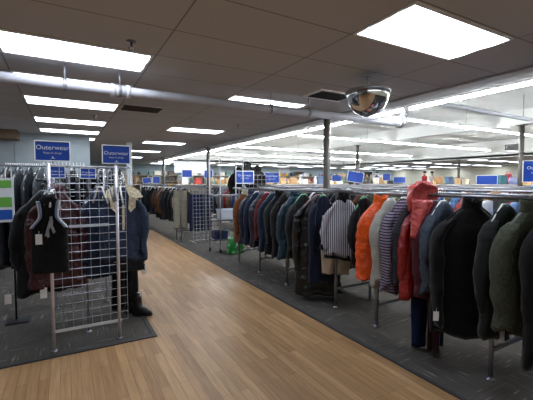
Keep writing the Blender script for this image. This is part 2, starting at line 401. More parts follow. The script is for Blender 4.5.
# ------------------------------------------------------------------ garments
def path_interp(keys, n):
    out = []
    for i in range(n):
        u = i / (n - 1) * (len(keys) - 1); k = min(int(u), len(keys) - 2); f = u - k; f = f
        out.append([a + (b - a) * f for a, b in zip(keys[k], keys[k + 1])])
    return out
def torso(L, ws, wh, d, g, quilt=0, n=36, fold=.5, neck=.062):
    keys = [(-.055, neck * .8, .03), (-.065, neck, .042), (-.085, neck * 1.4, .05), (-.12, ws * .58, .055), (-.165, ws * .8, .055), (-.21, ws * .94, d * .8), (-.25, ws, d * .95)]
    m = max(10, int((L - .3) / (.022 if quilt else .04)))
    for i in range(m + 1):
        f = i / m; keys.append((-.27 - (L - .27) * f, ws + .005 + (wh - ws - .005) * f, d * (.98 + .35 * f)))
    ph = [g.uniform(0, 6.3) for _ in range(8)]; kk = g.choice((5, 6, 7)); rings = []
    for z, w, dd in keys:
        s = max(0, min(1, (-z - .16) / max(.3, L - .2))); ring = []
        q = 1
        if quilt and z < -.14: q = .95 + .09 * abs(math.sin(PI * (-z) / quilt))
        for i in range(n):
            a = 2 * PI * i / n
            fo = 1 + fold * (.10 + .34 * s) * math.sin(kk * a + ph[0] + .9 * math.sin(3 * z + ph[1])) + fold * .16 * math.sin((kk + 4) * a + ph[4] + 2 * math.sin(2.5 * z + ph[5])) + fold * .14 * math.sin(3 * a + ph[2] + 5 * z)
            x = w * math.copysign(abs(math.cos(a)) ** .85, math.cos(a)) * (q * .5 + .5) * (1 + .03 * fold * math.sin(5 * z + ph[3]) + .03 * fold * math.sin(13 * z + 3 * a))
            y = dd * math.copysign(abs(math.sin(a)) ** .8, math.sin(a)) * fo * q + .025 * s * math.sin(3 * z + ph[4]) + .012 * s * math.sin(x * 22 + ph[6] + 3 * z)
            ring.append((x, y, z + .014 * math.sin(2 * a + ph[3]) * s + (.012 * math.sin(5 * a + ph[7]) * s)))
        rings.append(ring)
    b = rings[-1]; rings.append([(x * .9, y * .8, z + .03) for x, y, z in b])
    return rings
def sleeve(side, ws, sl, g, r=.062, quilt=0, n=14, out=.03, fwd=0):
    bend = g.uniform(-.01, .02)
    keys = [(ws * .55, -.14, r * .5), (ws * .74, -.175, r * .8), (ws * .9, -.24, r * .96), (ws + out * .2, -.33, r), (ws + out * .5 + bend, -.33 - (sl - .33) * .4, r * .92), (ws + out * .2 + bend, -.33 - (sl - .33) * .72, r * .8), (ws - out * .2, -sl, r * .62)]
    m = int(sl / (.022 if quilt else .035)); ks = path_interp(keys, m); ph = g.uniform(0, 6); p2 = g.uniform(0, 6); rings = []
    sw = g.uniform(.0, .05) + fwd
    for x, z, rr in ks:
        f = -z / sl; q = (.93 + .12 * abs(math.sin(PI * (-z) / quilt))) if quilt else 1
        q *= 1 + .06 * math.sin(23 * z + ph) + .035 * math.sin(51 * z + p2)
        rings.append([(side * (x + rr * q * .8 * math.cos(2 * PI * i / n)), -sw * f * f + rr * q * 1.15 * math.sin(2 * PI * i / n) * (1 + .09 * math.sin(3 * 2 * PI * i / n + ph + 6 * z)), z + .016 * math.cos(2 * PI * i / n) * (1 - f) + .008 * math.sin(4 * PI * i / n + 9 * z)) for i in range(n)])
    b = rings[-1]; c = sum((Vector(p) for p in b), Vector()) / n
    rings.append([tuple(c + (Vector(p) - c) * .7 + Vector((0, 0, .03))) for p in b])
    if side < 0: rings = [r[::-1] for r in rings]
    return rings
def collar_mesh(h=.055, r=.075, lean=.02, n=24):
    m = MB(); rings = []
    for z, k in ((-.095, 1.15), (-.06, 1.0), (-.06 + h * .6, .98), (-.06 + h, 1.05), (-.06 + h - .004, .9), (-.06 + h * .4, .78), (-.07, .7)):
        rings.append([(r * k * math.cos(2 * PI * i / n), .055 * k * math.sin(2 * PI * i / n) - lean * (z + .06) / h * (math.sin(2 * PI * i / n) < 0), z - .035 * max(0, -math.sin(2 * PI * i / n)) ** 2) for i in range(n)])
    m.loft(rings, False); return m
def hood_mesh(s=1.0, drop=0.0, g=rnd):
    # a hood slumped over the collar: hollow cowl whose opening faces -Y
    m = MB(); nu, nv = 18, 26; vs = []; ph = g.uniform(0, 6)
    for i in range(nu + 1):
        th = PI * i / nu
        for j in range(nv):
            a = 2 * PI * j / nv
            x = .125 * s * math.sin(th) * math.cos(a); y = .09 * s * math.sin(th) * math.sin(a); z = .12 * s * math.copysign(abs(math.cos(th)) ** .75, math.cos(th))
            f = max(0, -math.sin(a)) * math.sin(th)
            if f > .45: y += (f - .45) * .17 * s
            w = 1 + .09 * math.sin(4 * a + 3 * th + ph) + .05 * math.sin(9 * th + 2 * a)
            vs.append((x * w, y * w + .02, z * w - .05 - drop))
    fs = [(i * nv + j, i * nv + (j + 1) % nv, (i + 1) * nv + (j + 1) % nv, (i + 1) * nv + j) for i in range(nu) for j in range(nv)]
    m.add(vs, fs, 0, True); return m
def hanger_mesh(ws=.2, clip=False):
    m = MB()
    hk = [(0, 0, -.05), (0, 0, -.028), (.012, 0, -.018)] + [(.02 * math.cos(a), 0, .003 + .02 * math.sin(a)) for a in [R(v) for v in (-30, 10, 50, 90, 130, 170, 200)]]
    m.tube(hk, .0028, 6, 0)
    m2 = MB()
    m2.tube([(-ws, 0, -.205), (-ws * .6, 0, -.125), (-.03, 0, -.05), (.03, 0, -.05), (ws * .6, 0, -.125), (ws, 0, -.205)], .008, 8)
    return m, m2
_hang = {}
HC = {'white': plain('white_hanger_plastic', (232, 234, 236), .35), 'clear': plain('clear_hanger_plastic', (120, 126, 134), .12), 'black': BLACKP,
      'green': plain('mint_hanger_plastic', (120, 205, 160), .35), 'pink': plain('pink_hanger_plastic', (225, 175, 185), .4), 'blue': plain('blue_hanger_plastic', (70, 110, 190), .4)}
def hanger(loc, rz, col, label, group, ws=.2):
    ws *= .8
    key = (col, round(ws, 2))
    if key in _hang: return dup(_hang[key], loc, rz, label, group)
    t = thing('clothes_hanger', label, 'hanger', loc, rz, group)
    a, b = hanger_mesh(ws); a.build('hook', CHROME, t); b.build('shoulder_bar', HC[col], t)
    _hang[key] = t; return t
TAGM = plain('paper_price_tag', (228, 230, 232), .6, vary=.02)
def price_tag(parent, x, y, z, s=1, rz=0):
    m = MB(); M = T(x, y, z, rz); m.box(-.017 * s, .017 * s, -.001, .001, -.06 * s, 0, 0, M)
    m.tube([(0, 0, -.006), (0.004, 0, .03)], .0012, 4, 0, M); m.build('price_tag', TAGM, parent)
def garment(name, label, cat, loc, yaw, L, w, sl, col, fab='cloth', d=.055, quilt=0, wh=None, collar=None, hood=None, seed=0, fold=.5, tags=(), group=None,
            slcol=None, extra=None, mat=None, zipper=None, smat=None, sr=.058, hem=None, pockets=False, cuffs=None):
    g = random.Random(seed); t = thing(name, label, cat, loc, R(yaw), group)
    ws = (w - .09) if sl else w - .01
    if sl: sl = min(sl * 1.34, L - .07)
    mt = mat or fabric(col, fab)
    am = .017 if not quilt else .014
    m = MB(); m.loft(crumple(torso(L, ws, wh or ws + .045, d, g, quilt, fold=fold), am, seed)); m.build('body', mt, t)
    if sl:
        for s in (-1, 1):
            m = MB(); m.loft(crumple(sleeve(s, ws, sl, g, sr, quilt, 18), am * 1.15, seed + s)); o = m.build('sleeve', smat or (fabric(slcol, fab) if slcol else mt), t)
            if cuffs:
                m = MB(); cx = s * (ws + .03); m.lathe([(sr * .78, -sl - .012), (sr * .83, -sl + .0), (sr * .83, -sl + .035), (sr * .78, -sl + .045)], 14, 0, T(cx, 0, 0)); m.build('cuff', cuffs, o)
    if collar is not None:
        collar_mesh().build('collar', collar, t)
    if hood is not None:
        s, dr, hm = hood; hood_mesh(s, dr, g).build('hood', hm, t)
    if zipper is not None:
        m = MB(); yb = -d * 1.12
        n = 14; zs = [-.16 - (L - .19) * i / (n - 1) for i in range(n)]
        for a, b in zip(zs, zs[1:]): m.box(-.006, .006, yb - .012, yb + .02, b, a)
        m.build('zipper', zipper, t)
    if pockets:
        for s in (-1, 1):
            m = MB(); m.bevbox(s * ws * .5 - .055, s * ws * .5 + .055, -d * 1.3, -d * 1.0, -L * .78 - .07, -L * .78 + .07, .006); m.build('pocket', mt, t)
    if hem is not None:
        m = MB(); gg = random.Random(seed); rg = torso(L + .035, ws, (wh or ws + .02) * 1.01, d, gg, 0, fold=fold)[-4:-1]; rg = crumple(rg, .017, seed); m.loft(rg, True); m.build('hem_band', hem, t)
    for a in tags: price_tag(t, *a)
    return t
def trousers(name, label, cat, loc, yaw, L, w, col, fab='cloth', seed=0, group=None, flare=1.0, spread=.5, mat=None):
    g = random.Random(seed); t = thing(name, label, cat, loc, R(yaw), group); mt = mat or fabric(col, fab)
    z0 = -.12
    m = MB(); n = 24; rings = []
    for i in range(6):
        f = i / 5; z = z0 - .26 * f; ww = w * (.9 + .1 * f)
        rings.append([(ww * math.cos(2 * PI * k / n), .045 * math.copysign(abs(math.sin(2 * PI * k / n)) ** .7, math.sin(2 * PI * k / n)) * (1 + .2 * math.sin(4 * 2 * PI * k / n + f)), z) for k in range(n)])
    m.loft(rings); m.build('seat', mt, t)
    m = MB(); m.loft([[(x * 1.02, y * 1.12, z0 + .012 - dz) for x, y, z in rings[0]] for dz in (0, .04)]); m.build('waistband', mt, t)
    for s in (-1, 1):
        m = MB(); rg = []; ph = g.uniform(0, 6)
        for i in range(22):
            f = i / 21; z = z0 - .22 - (L - .34) * f; r = w * .52 * (1 - .22 * f * flare); cx = s * w * (.47 + .1 * f * spread)
            rg.append([(cx + r * math.cos(2 * PI * k / 18) * (1 + .05 * math.sin(11 * z + ph)), (.045 + .012 * math.sin(3 * 2 * PI * k / 18 + ph + 4 * f)) * math.sin(2 * PI * k / 18), z) for k in range(18)])
        b = rg[-1]; rg.append([(cx + (x - cx) * .9, y * .8, z + .03) for x, y, z in b])
        m.loft(rg); m.build('leg', mt, t)
    return t

# ------------------------------------------------------------------ clothing racks
def rack(x0, x1, ya, yb, l0, l1, h, label, group):
    t = thing('clothing_rack', label, 'clothing rack', ((x0 + x1) / 2, (ya + yb) / 2, 0), 0, group); cx, cy = (x0 + x1) / 2, (ya + yb) / 2
    for x in (x0, x1):
        m = MB(); m.tube([(x - cx, ya - cy, h), (x - cx, yb - cy, h)], .014, 10)
        m.lathe([(.002, -.02), (.019, -.015), (.019, .015), (.002, .02)], 10, 0, T(x - cx, ya - cy, h, 0, R(90))); m.lathe([(.002, -.02), (.019, -.015), (.019, .015), (.002, .02)], 10, 0, T(x - cx, yb - cy, h, 0, R(90)))
        m.build('hang_rail', CHROME, t)
    for y in (l0, l1):
        for x in (x0, x1):
            m = MB(); m.box(x - cx - .014, x - cx + .014, y - cy - .014, y - cy + .014, .03, h - .005); o = m.build('upright', CHROME, t)
            m = MB(); m.lathe([(.036, .005), (.036, .014), (.014, .022), (.012, .05)], 16, 0, T(x - cx, y - cy, 0)); m.build('levelling_foot', CHROME, o)
        m = MB(); m.box(x0 - cx, x1 - cx, y - cy - .011, y - cy + .011, .235, .262); m.build('crossbar', CHROME, t); m = MB(); m.box(x0 - cx, x1 - cx, y - cy - .011, y - cy + .011, h - .045, h - .015); m.build('crossbar', CHROME, t)
    return t
RH = 1.478; FG = 'double rail racks in the front row'
rack(2.95, 3.55, .9, 3.05, 1.54, 2.75, RH, 'chrome double rail rack at the right edge holding the black coat', FG)
rack(2.95, 3.55, 3.09, 5.05, 3.43, 4.58, RH, 'chrome double rail rack holding the striped sweater and black puffer', FG)
rack(2.95, 3.55, 5.09, 6.55, 5.45, 6.3, RH, 'chrome double rail rack at the far end of the front row', FG)
r2 = rack(4.9, 5.5, 1.6, 5.2, 2.1, 4.7, RH, 'chrome rack standing behind the right end of the front row', 'second row racks')
for y in (7.4, 11.2): dup(r2, (5.2, y, 0), 0, 'chrome rack of the second row behind the middle of the front row' if y < 9 else 'far chrome rack of the second row')
for x, nm in ((7.3, 'third'), (9.7, 'fourth'), (12.4, 'fifth')):
    for y in (3.4, 7.4, 11.2): dup(r2, (x, y, 0), 0, 'chrome rack in the %s row of racks' % nm, '%s row racks' % nm)

fill_olive = None
GC = 'garments on the front rack'
WH = 'hangers on the front rack'
K = (14, 14, 16)
def g1(name, label, cat, Y, yaw, L, w, sl, col, hc='clear', X=2.95, dz=0, **k):
    hl = {'clear': 'clear', 'white': 'white', 'black': 'black', 'green': 'mint green', 'pink': 'pink', 'blue': 'blue'}[hc]
    short = label.split(' hanging')[0].split(' on the')[0]
    hanger((X, Y, RH), R(yaw), hc, '%s plastic hanger under the %s' % (hl, short), WH, max(.15, round(w - .11, 2)))
    return garment(name, label, cat, (X, Y, RH + dz), yaw, L, w, sl, col, **k)
DZ = .012
g1('jacket', 'rust brown corduroy jacket hanging at the far end of the front rack', 'jacket', 6.01, -5, 1.0, .29, .62, (112, 66, 38), fab='cloth', collar=fabric((200, 190, 170), 'fleece'), seed=1, tags=((-.2, -.08, -1.0),))
g1('jacket', 'navy zip jacket hanging next to the rust brown jacket', 'jacket', 5.75, -5, 1.0, .30, .62, (18, 24, 44), fab='nylon', collar=fabric((30, 40, 70), 'nylon'), seed=2, tags=((-.18, -.09, -.98),))
g1('coat', 'dark blue coat hanging between the navy jacket and quilted puffer', 'coat', 5.56, -8, .96, .29, .62, (26, 38, 62), seed=3, hc='white')
g1('puffer_jacket', 'navy quilted puffer jacket with narrow channels', 'jacket', 5.34, -8, .98, .29, .62, (20, 24, 42), fab='nylon', quilt=.07, d=.06, seed=4)
g1('cardigan', 'maroon cardigan squeezed behind the slate blue coat', 'cardigan', 5.2, -5, .86, .27, .6, (84, 26, 28), fab='knit', seed=5, hc='pink')
g1('coat', 'slate blue coat hanging right of the maroon cardigan', 'coat', 5.0, -8, 1.0, .30, .62, (28, 42, 60), seed=6)
g1('coat', 'black wool coat hanging between the slate blue coat and teal jacket', 'coat', 4.8, -5, 1.02, .30, .62, (20, 22, 25), seed=7, collar=fabric(K))
g1('coat', 'black coat tucked directly behind the teal jacket', 'coat', 4.62, -6, 1.02, .29, .62, (26, 24, 26), seed=8, hc='black')
g1('jacket', 'teal blue zip jacket on the front rack', 'jacket', 4.36, -12, 1.0, .31, .62, (18, 56, 74), fab='nylon', collar=fabric((20, 60, 78), 'nylon'), seed=9, smat=fabric((28, 50, 62), 'nylon'))
g1('coat', 'charcoal coat hanging between the teal jacket and black puffer', 'coat', 4.14, -12, .95, .30, .62, (34, 36, 40), seed=10, hc='green')
g1('puffer_coat', 'long shiny black puffer coat with a white neck label', 'coat', 3.8, -36, 1.38, .36, .8, (12, 12, 16), fab='nylon', quilt=.11, d=.085, seed=11, hc='pink', hood=(.75, .06, fabric((22, 23, 27), 'nylon')), sr=.08, wh=.31, tags=((.04, -.12, -.15, 1.3),))
sw = striped('striped_sweater_knit', (72, 72, 84), (196, 194, 204), 'X', 14.0)
g1('sweater', 'grey and white striped sweater turned towards the aisle', 'sweater', 3.3, -38, .77, .30, .62, K, hc='pink', mat=sw, collar=fabric(K), hem=fabric(K), seed=12, fold=.4, cuffs=fabric(K))
trousers('trousers', 'beige trousers hanging below the striped sweater', 'trousers', (3.0, 3.5, RH - .2), -34, .86, .19, (176, 156, 134), seed=13)
g1('coat', 'long navy coat hem behind the beige trousers', 'coat', 3.7, -8, 1.2, .26, .6, (24, 30, 48), seed=14, hc='green')
g1('shirt', 'black shirt hanging right behind the striped sweater', 'shirt', 2.96, -12, .84, .22, .5, K, seed=15, hc='green')
g1('puffer_vest', 'bright orange sleeveless puffer vest', 'vest', 2.72, -18, .9, .25, 0, (226, 84, 22), fab='nylon', quilt=.12, d=.08, seed=16, collar=fabric((236, 100, 30), 'nylon'), hc='clear')
g1('cardigan', 'pale grey cardigan hanging between the orange vest and striped knit', 'cardigan', 2.58, -8, .97, .27, .66, (160, 158, 152), fab='knit', seed=17, hc='white')
kn = striped('plum_striped_knit', (62, 48, 72), (140, 132, 148), 'Z', 11.0)
g1('cardigan', 'plum and grey cardigan with thin horizontal stripes', 'cardigan', 2.43, -12, .98, .28, .7, K, mat=kn, seed=18, hc='black', tags=((.05, -.08, -.55, 1.3),))
g1('jacket', 'dark charcoal jacket hanging between the striped knit and the red raincoat', 'jacket', 2.29, -10, .84, .27, .64, (36, 36, 42), seed=19, hc='white')
red = (138, 24, 22)
rj = g1('raincoat', 'red hooded raincoat with its hood over the rail', 'jacket', 2.17, -22, .97, .29, .74, red, seed=20, fab='nylon', hood=(.0001, 0, fabric((190, 76, 74), 'nylon')), hc='clear')
for ch in list(rj.children):
    if ch.name.startswith('hood'): bpy.data.objects.remove(ch)
m = hood_mesh(1.22, -.02, random.Random(3)); m.v = [(x - .05, y - .05, z) for x, y, z in m.v]; m.build('hood', fabric((196, 84, 82), 'nylon'), rj)
g = random.Random(4); m = MB()
m.loft([[((.1 - .03 * f) * math.cos(2 * PI * k / 20) - .1 - .06 * f, -.125 - .02 * f + (.03 + .012 * math.sin(4 * 2 * PI * k / 20 + 5 * f)) * math.sin(2 * PI * k / 20), -.04 - .34 * f) for k in range(20)] for f in [i / 12 for i in range(13)]])
m.build('storm_flap', fabric((196, 84, 82), 'nylon'), rj)
g1('coat', 'burgundy coat hanging behind the grey sweatshirt sleeve', 'coat', 2.07, -10, .9, .28, .66, (70, 26, 34), seed=21)
g1('sweatshirt', 'heather grey blue sweatshirt beside the long black coat', 'sweatshirt', 1.99, -10, .86, .29, .8, (66, 74, 86), fab='denim', seed=22, hc='white')
g1('coat', 'long plain black coat facing the aisle at right', 'coat', 1.73, -36, 1.16, .36, .9, (15, 15, 17), fab='cloth', collar=fabric((15, 15, 17)), seed=23, d=.075, fold=.35, sr=.07, hc='black',  tags=((-.3, -.1, -.95, 1.3),))
trousers('jeans', 'dark blue jeans hanging below the long black coat', 'jeans', (2.98, 2.14, RH - .25), -25, 1.19, .17, (18, 30, 58), fab='denim', seed=24)
trousers('trousers', 'narrow maroon trousers hanging just before the dark jeans', 'trousers', (2.9, 2.02, RH - .25), -80, 1.2, .06, (50, 20, 26), seed=25)
g1('coat', 'black jacket on a white hanger left of the olive fleece', 'coat', 1.47, -14, 1.05, .28, .66, (22, 25, 24), seed=26, hc='white', tags=((-.1, -.09, -.98, 1.6),))
g1('fleece_jacket', 'olive green fleece jacket at the right edge', 'jacket', 1.3, -20, .96, .32, .74, (62, 66, 52), fab='fleece', seed=27, d=.07, collar=fabric((62, 66, 52), 'fleece'), hc='clear', sr=.068, zipper=CLAMPM)
g1('jacket', 'black jacket at the far right edge before the olive fleece', 'jacket', 1.13, -15, 1.16, .31, .8, K, seed=28, hc='clear', tags=((-.26, -.09, -1.0, 1.5),))

# second rail of the front row and back rows -------------------------------------------------
PAL = [((30, 34, 48), 'navy'), ((20, 20, 22), 'black'), ((54, 50, 46), 'dark grey'), ((78, 74, 60), 'olive'), ((44, 62, 100), 'blue'), ((110, 40, 42), 'red'), ((150, 140, 126), 'beige'),
       ((90, 92, 98), 'grey'), ((190, 190, 192), 'white'), ((52, 90, 70), 'green'), ((96, 66, 46), 'brown'), ((70, 100, 140), 'light blue'), ((24, 26, 34), 'dark navy'), ((180, 120, 130), 'pink')]
_proto = {}
def simple(pi, var, loc, rz, label, group, long=0):
    key = (pi, var)
    if key not in _proto:
        g = random.Random(pi * 7 + var); L = (.8, .95, 1.05)[var]; w = (.27, .29, .30)[var]; ws = w - .08
        m = MB(); m.loft(crumple(torso(L, ws, ws + .04, .05, g, 0, 24), .015, pi)); me = m
        t = thing('garment', label, 'garment', loc, rz, group)
        m.build('body', fabric(PAL[pi][0]), t)
        for s in (-1, 1):
            m = MB(); m.loft(crumple(sleeve(s, ws, .74, g, n=12), .018, pi + s)); m.build('sleeve', fabric(PAL[pi][0]), t)
        _proto[key] = t; return t
    return dup(_proto[key], loc, rz, label, group)
g = random.Random(21)
weights = [0, 0, 1, 1, 1, 2, 2, 3, 4, 5, 6, 7, 8, 10, 12, 12]
bright = [0, 4, 5, 6, 8, 8, 9, 10, 11, 13, 7, 1, 3]
hcol = ['white', 'clear', 'black', 'green', 'black', 'pink', 'blue']
def fill(X, ya, yb, step, pal, where, group, hang=True, var=None):
    y = ya
    while y < yb:
        pi = g.choice(pal); v = g.choice((0, 1, 2)) if var is None else var; rz = R(g.uniform(-14, 6))
        simple(pi, v, (X, y, RH), rz, '%s garment hanging %s' % (PAL[pi][1], where), '%s garments %s' % (PAL[pi][1], where))
        if hang: hanger((X, y, RH), rz, g.choice(hcol), 'plastic hanger %s' % where, 'hangers ' + where, .18)
        y += step * g.uniform(.75, 1.3)
fill(3.55, 3.2, 6.5, .125, weights, 'on the rear rail of the front racks', 'x')
fill(4.9, 1.7, 5.1, .11, bright, 'on the near rail of the second row', 'x')
fill(5.5, 1.9, 5.1, .16, bright, 'on the rear rail of the second row', 'x', False)
fill(4.9, 5.8, 9.1, .17, bright, 'on the middle rack of the second row', 'x')
fill(4.9, 9.6, 12.8, .25, weights, 'on the far rack of the second row', 'x', False)
for X, nm in ((7.0, 'third'), (9.4, 'fourth'), (12.1, 'fifth')):
    for ya, yb in ((1.7, 5.1), (5.7, 9.1), (9.5, 12.8)):
        fill(X, ya, yb, .27 if X < 8 else .42, bright, 'on the %s row of racks' % nm, 'x', False)
garment('jacket', 'olive brown jacket on the rear rail left of the orange vest', 'jacket', (3.55, 3.12, RH), -14, .9, .28, .62, (66, 60, 42), seed=64)
# special garments showing above the black coat
hanger((4.9, 2.66, RH), 0, 'clear', 'clear hanger under the fur trimmed parka', 'hangers behind the front row')
t = garment('parka', 'parka with a brown fur trimmed hood behind the black coat', 'coat', (4.9, 2.62, RH), -38, 1.0, .28, .6, (70, 62, 52), seed=60, collar=None)
m = MB(); n = 30; rings = []
for i in range(n + 1):
    a = 2 * PI * i / n; cx, cz = .105 * math.sin(a), -.19 + .15 * math.cos(a); g2 = random.Random(i % n)
    rings.append([(cx * (1 + (.36 + .1 * g2.random()) * math.cos(b)), -.10 + .05 * math.sin(b) * (1 + .3 * g2.random()), cz + (cz + .19) * .33 * math.cos(b)) for b in [2 * PI * k / 10 for k in range(10)]])
m.loft(rings, False); m.build('fur_trim', fabric((120, 90, 64), 'fleece'), t)
m = MB(); m.lathe([(.002, 0), (.09, .01), (.1, .04)], 20, 0, T(0, -.06, -.19, 0, R(90))); m.build('hood', fabric((176, 150, 132), 'cloth'), t)
garment('shirt', 'white shirt draped behind the black jacket at right', 'shirt', (3.6, 1.95, RH), -35, .8, .3, .6, (215, 218, 224), seed=61)
garment('shirt', 'light blue shirt hanging behind the olive fleece', 'shirt', (3.62, 1.7, RH), -30, .8, .3, .6, (120, 150, 200), seed=62)
garment('sweatshirt', 'coral red top hanging behind the black coat', 'sweatshirt', (4.9, 2.32, RH), -30, .7, .16, .0, (210, 60, 66), seed=63)

# ------------------------------------------------------------------ far end of the front row
rack(2.95, 3.55, 9.75, 18.2, 10.2, 17.6, RH, 'long far chrome rack of dark garments along the aisle', 'far aisle racks')
g = random.Random(5)
for i in range(44):
    y = 9.95 + i * (.16 if i < 22 else .19); pi = g.choice([0, 0, 1, 1, 2, 12, 12, 6, 10])
    if i in (2, 4, 7): pi = 6
    if i % 3 == 1:
        trousers('trousers', '%s trousers on the far aisle rack' % PAL[pi][1], 'trousers', (2.95, y, RH - g.uniform(0, .05)), g.uniform(-25, 2), g.uniform(.95, 1.15), .15, PAL[pi][0], seed=70 + i, group='%s trousers on the far aisle rack' % PAL[pi][1])
    else: simple(pi, g.choice((0, 1, 2)), (2.95, y, RH), R(g.uniform(-25, 5)), '%s garment on the far aisle rack' % PAL[pi][1], '%s garments on the far aisle rack' % PAL[pi][1])
    hanger((2.95, y, RH), R(g.uniform(-15, 5)), g.choice(('white', 'clear', 'white')), 'plastic hanger on the far aisle rack', 'hangers on the far aisle rack', .16)
trousers('trousers', 'pale khaki trousers facing the aisle beside the wire grid', 'trousers', (2.68, 9.45, RH), -8, 1.14, .19, (124, 120, 104), seed=91)
trousers('trousers', 'second pale khaki trousers half hidden by the wire grid', 'trousers', (3.08, 9.4, RH), -8, 1.1, .15, (130, 126, 110), seed=92)
rack(2.62, 3.3, 9.1, 9.72, 9.2, 9.66, RH, 'short chrome rack end with khaki trousers by the wire grid', 'far aisle racks')

def grid_mesh(w, h, z0, p, r=.003, M=None):
    m = MB(); nx = round(w / p)
    for i in range(nx + 1): x = i * w / nx; m.tube([(x, 0, z0), (x, 0, z0 + h)], r, 4, 0, M)
    nz = round(h / p)
    for i in range(nz + 1): z = z0 + i * h / nz; m.tube([(0, 0, z), (w, 0, z)], r, 4, 0, M)
    return m
t = thing('wire_grid_panel', 'silver wire grid panel at the end of the far aisle rack', 'grid panel', (2.9, 9.05, 0))
grid_mesh(.56, 1.32, .06, .1, .0045).build('wire_grid', STEEL, t)
m = MB(); m.box(-.02, .0, -.3, .3, .005, .03); m.box(.56, .58, -.3, .3, .005, .03); m.build('base_foot', STEEL, t)
for i in range(3):
    trousers('jeans', 'dark blue jeans behind the far wire grid panel', 'jeans', (3.0 + .19 * i, 9.3, RH - .1), 0, 1.1, .13, (28, 34, 60), fab='denim', seed=95 + i, group='jeans behind the far wire grid')

# rolling shelf cart
t = thing('rolling_cart', 'tall metal rolling cart with open shelves beside the aisle', 'cart', (3.2, 7.5, 0), 0)
for x, y in ((-.34, .2), (.32, .2), (-.2, -.1), (.36, -.1)):
    m = MB(); m.tube([(x, y, .1), (x, y, 2.12)], .014, 8); o = m.build('post', STEEL, t)
    m = MB(); m.tube([(x - .012, y, .055), (x + .012, y, .055)], .05, 16); m.build('caster', BLACKP, o)
    m = MB(); m.tube([(x, y, .1), (x, y, .125)], .02, 8); m.build('caster_fork', CLAMPM, o)
for z in (.72, 1.28, .28):
    m = MB(); m.box(-.36, .38, -.12, .22, z, z + .03); m.build('shelf', plain('cart_shelf', (92, 94, 100), .5, .3), t)
def tote(x0, x1, y0, y1, z0, z1, mat, label, cat='bin', name='storage_bin'):
    t = thing(name, label, cat, ((x0 + x1) / 2, (y0 + y1) / 2, z0)); w, d, h = (x1 - x0) / 2, (y1 - y0) / 2, z1 - z0
    m = MB(); R4 = lambda i, z, e=0: [(-w * i - e, -d * i - e, z), (w * i + e, -d * i - e, z), (w * i + e, d * i + e, z), (-w * i - e, d * i + e, z)]
    m.loft([R4(.9, 0), R4(1, h * .93), R4(1, h), R4(.93, h), R4(.84, .02)], True, 0, False); m.build('tub', mat, t)
    m = MB()
    for a in ((-w - .01, w + .01, -d - .01, -d), (-w - .01, w + .01, d, d + .01)): m.box(*a, h - .02, h)
    m.build('rim', mat, t); return t
tote(3.02, 3.55, 7.42, 7.7, .752, .98, plain('pale_grey_plastic', (190, 196, 208), .4), 'pale grey tub on the middle shelf of the rolling cart')
tote(2.86, 3.2, 7.42, 7.62, .312, .5, plain('blue_bag', (30, 40, 76), .5), 'blue bin on the lowest shelf of the rolling cart')
def bag(x, y, z, w, d, h, mat, label, seed=1, cat='bag', name='shopping_bag', handle=True):
    t = thing(name, label, cat, (x, y, z)); g = random.Random(seed); rings = []
    for i in range(9):
        f = i / 8; k = (.9 + .14 * math.sin(PI * f)) * (1 - .12 * f)
        rings.append([(w * k * math.copysign(abs(math.cos(a)) ** .5, math.cos(a)) * (1 + .05 * g.uniform(-1, 1)), d * k * math.copysign(abs(math.sin(a)) ** .5, math.sin(a)) * (1 + .08 * g.uniform(-1, 1)), h * f) for a in [2 * PI * j / 20 for j in range(20)]])
    m = MB(); m.loft(rings); m.build('pouch', mat, t)
    if handle:
        for s in (-1, 1):
            m = MB(); m.tube([(-w * .4, s * d * .5, h * .95), (-w * .3, s * d * .5, h * 1.25), (w * .3, s * d * .5, h * 1.25), (w * .4, s * d * .5, h * .95)], .008, 6); m.build('handle', mat, t)
    return t
gm, nt_, p_ = newmat('green_leaf_print')
tc = nd(nt_, 'ShaderNodeTexCoord'); vo = nd(nt_, 'ShaderNodeTexVoronoi', i_Scale=9.0); nt_.links.new(tc.outputs['Object'], vo.inputs['Vector'])
rp = nd(nt_, 'ShaderNodeValToRGB'); e = rp.color_ramp.elements; e[0].color = lin((150, 220, 150)); e[0].position = .1; e[1].color = lin((20, 120, 50)); e[1].position = .45
nt_.links.new(vo.outputs['Distance'], rp.inputs['Fac']); nt_.links.new(rp.outputs['Color'], p_.inputs['Base Color'])
bag(3.28, 7.2, .004, .2, .1, .34, gm, 'green patterned shopping bag on the carpet by the rolling cart', 3)
bag(3.52, 4.95, .004, .13, .1, .3, fabric((120, 36, 44)), 'dark red bag on the carpet under the front rack', 5)

# ------------------------------------------------------------------ gridwall display at left
t = thing('gridwall_display', 'silver wire grid display stand on the left carpet', 'display rack', (-.13, 3.85, 0))
grid_mesh(.66, 1.56, .19, .0825, .0032).build('front_grid', STEEL, t)
grid_mesh(.66, 1.56, .19, .0825, .0032, T(0, 1.25, 0)).build('back_grid', STEEL, t)
for x, y in ((0, -.02), (.575, -.02), (0, 1.27), (.575, 1.27)):
    m = MB(); m.tube([(x, y, .02), (x, y, 1.77)], .015, 10); o = m.build('post', plain('pale_zinc_post', (214, 208, 216), .35, .4), t)
    m = MB(); m.lathe([(.03, .005), (.03, .015), (.012, .022), (.01, .05)], 14, 0, T(x, y, 0)); m.build('foot', CHROME, o)
m = MB(); m.tube([(.31, .3, .03), (.31, .3, 1.4)], .014, 8); m.lathe([(.03, .005), (.03, .015), (.012, .03)], 14, 0, T(.31, .3, 0)); m.build('centre_post', STEEL, t)
m = MB(); m.box(0, .6, -.014, .0, .175, .2); m.build('bottom_bar', plain('pale_bar', (205, 208, 214), .4), t)
m = MB(); m.box(.15, .5, -.016, -.004, 1.165, 1.19); m.build('label_bar', plain('clear_label_strip', (205, 215, 228), .25), t)
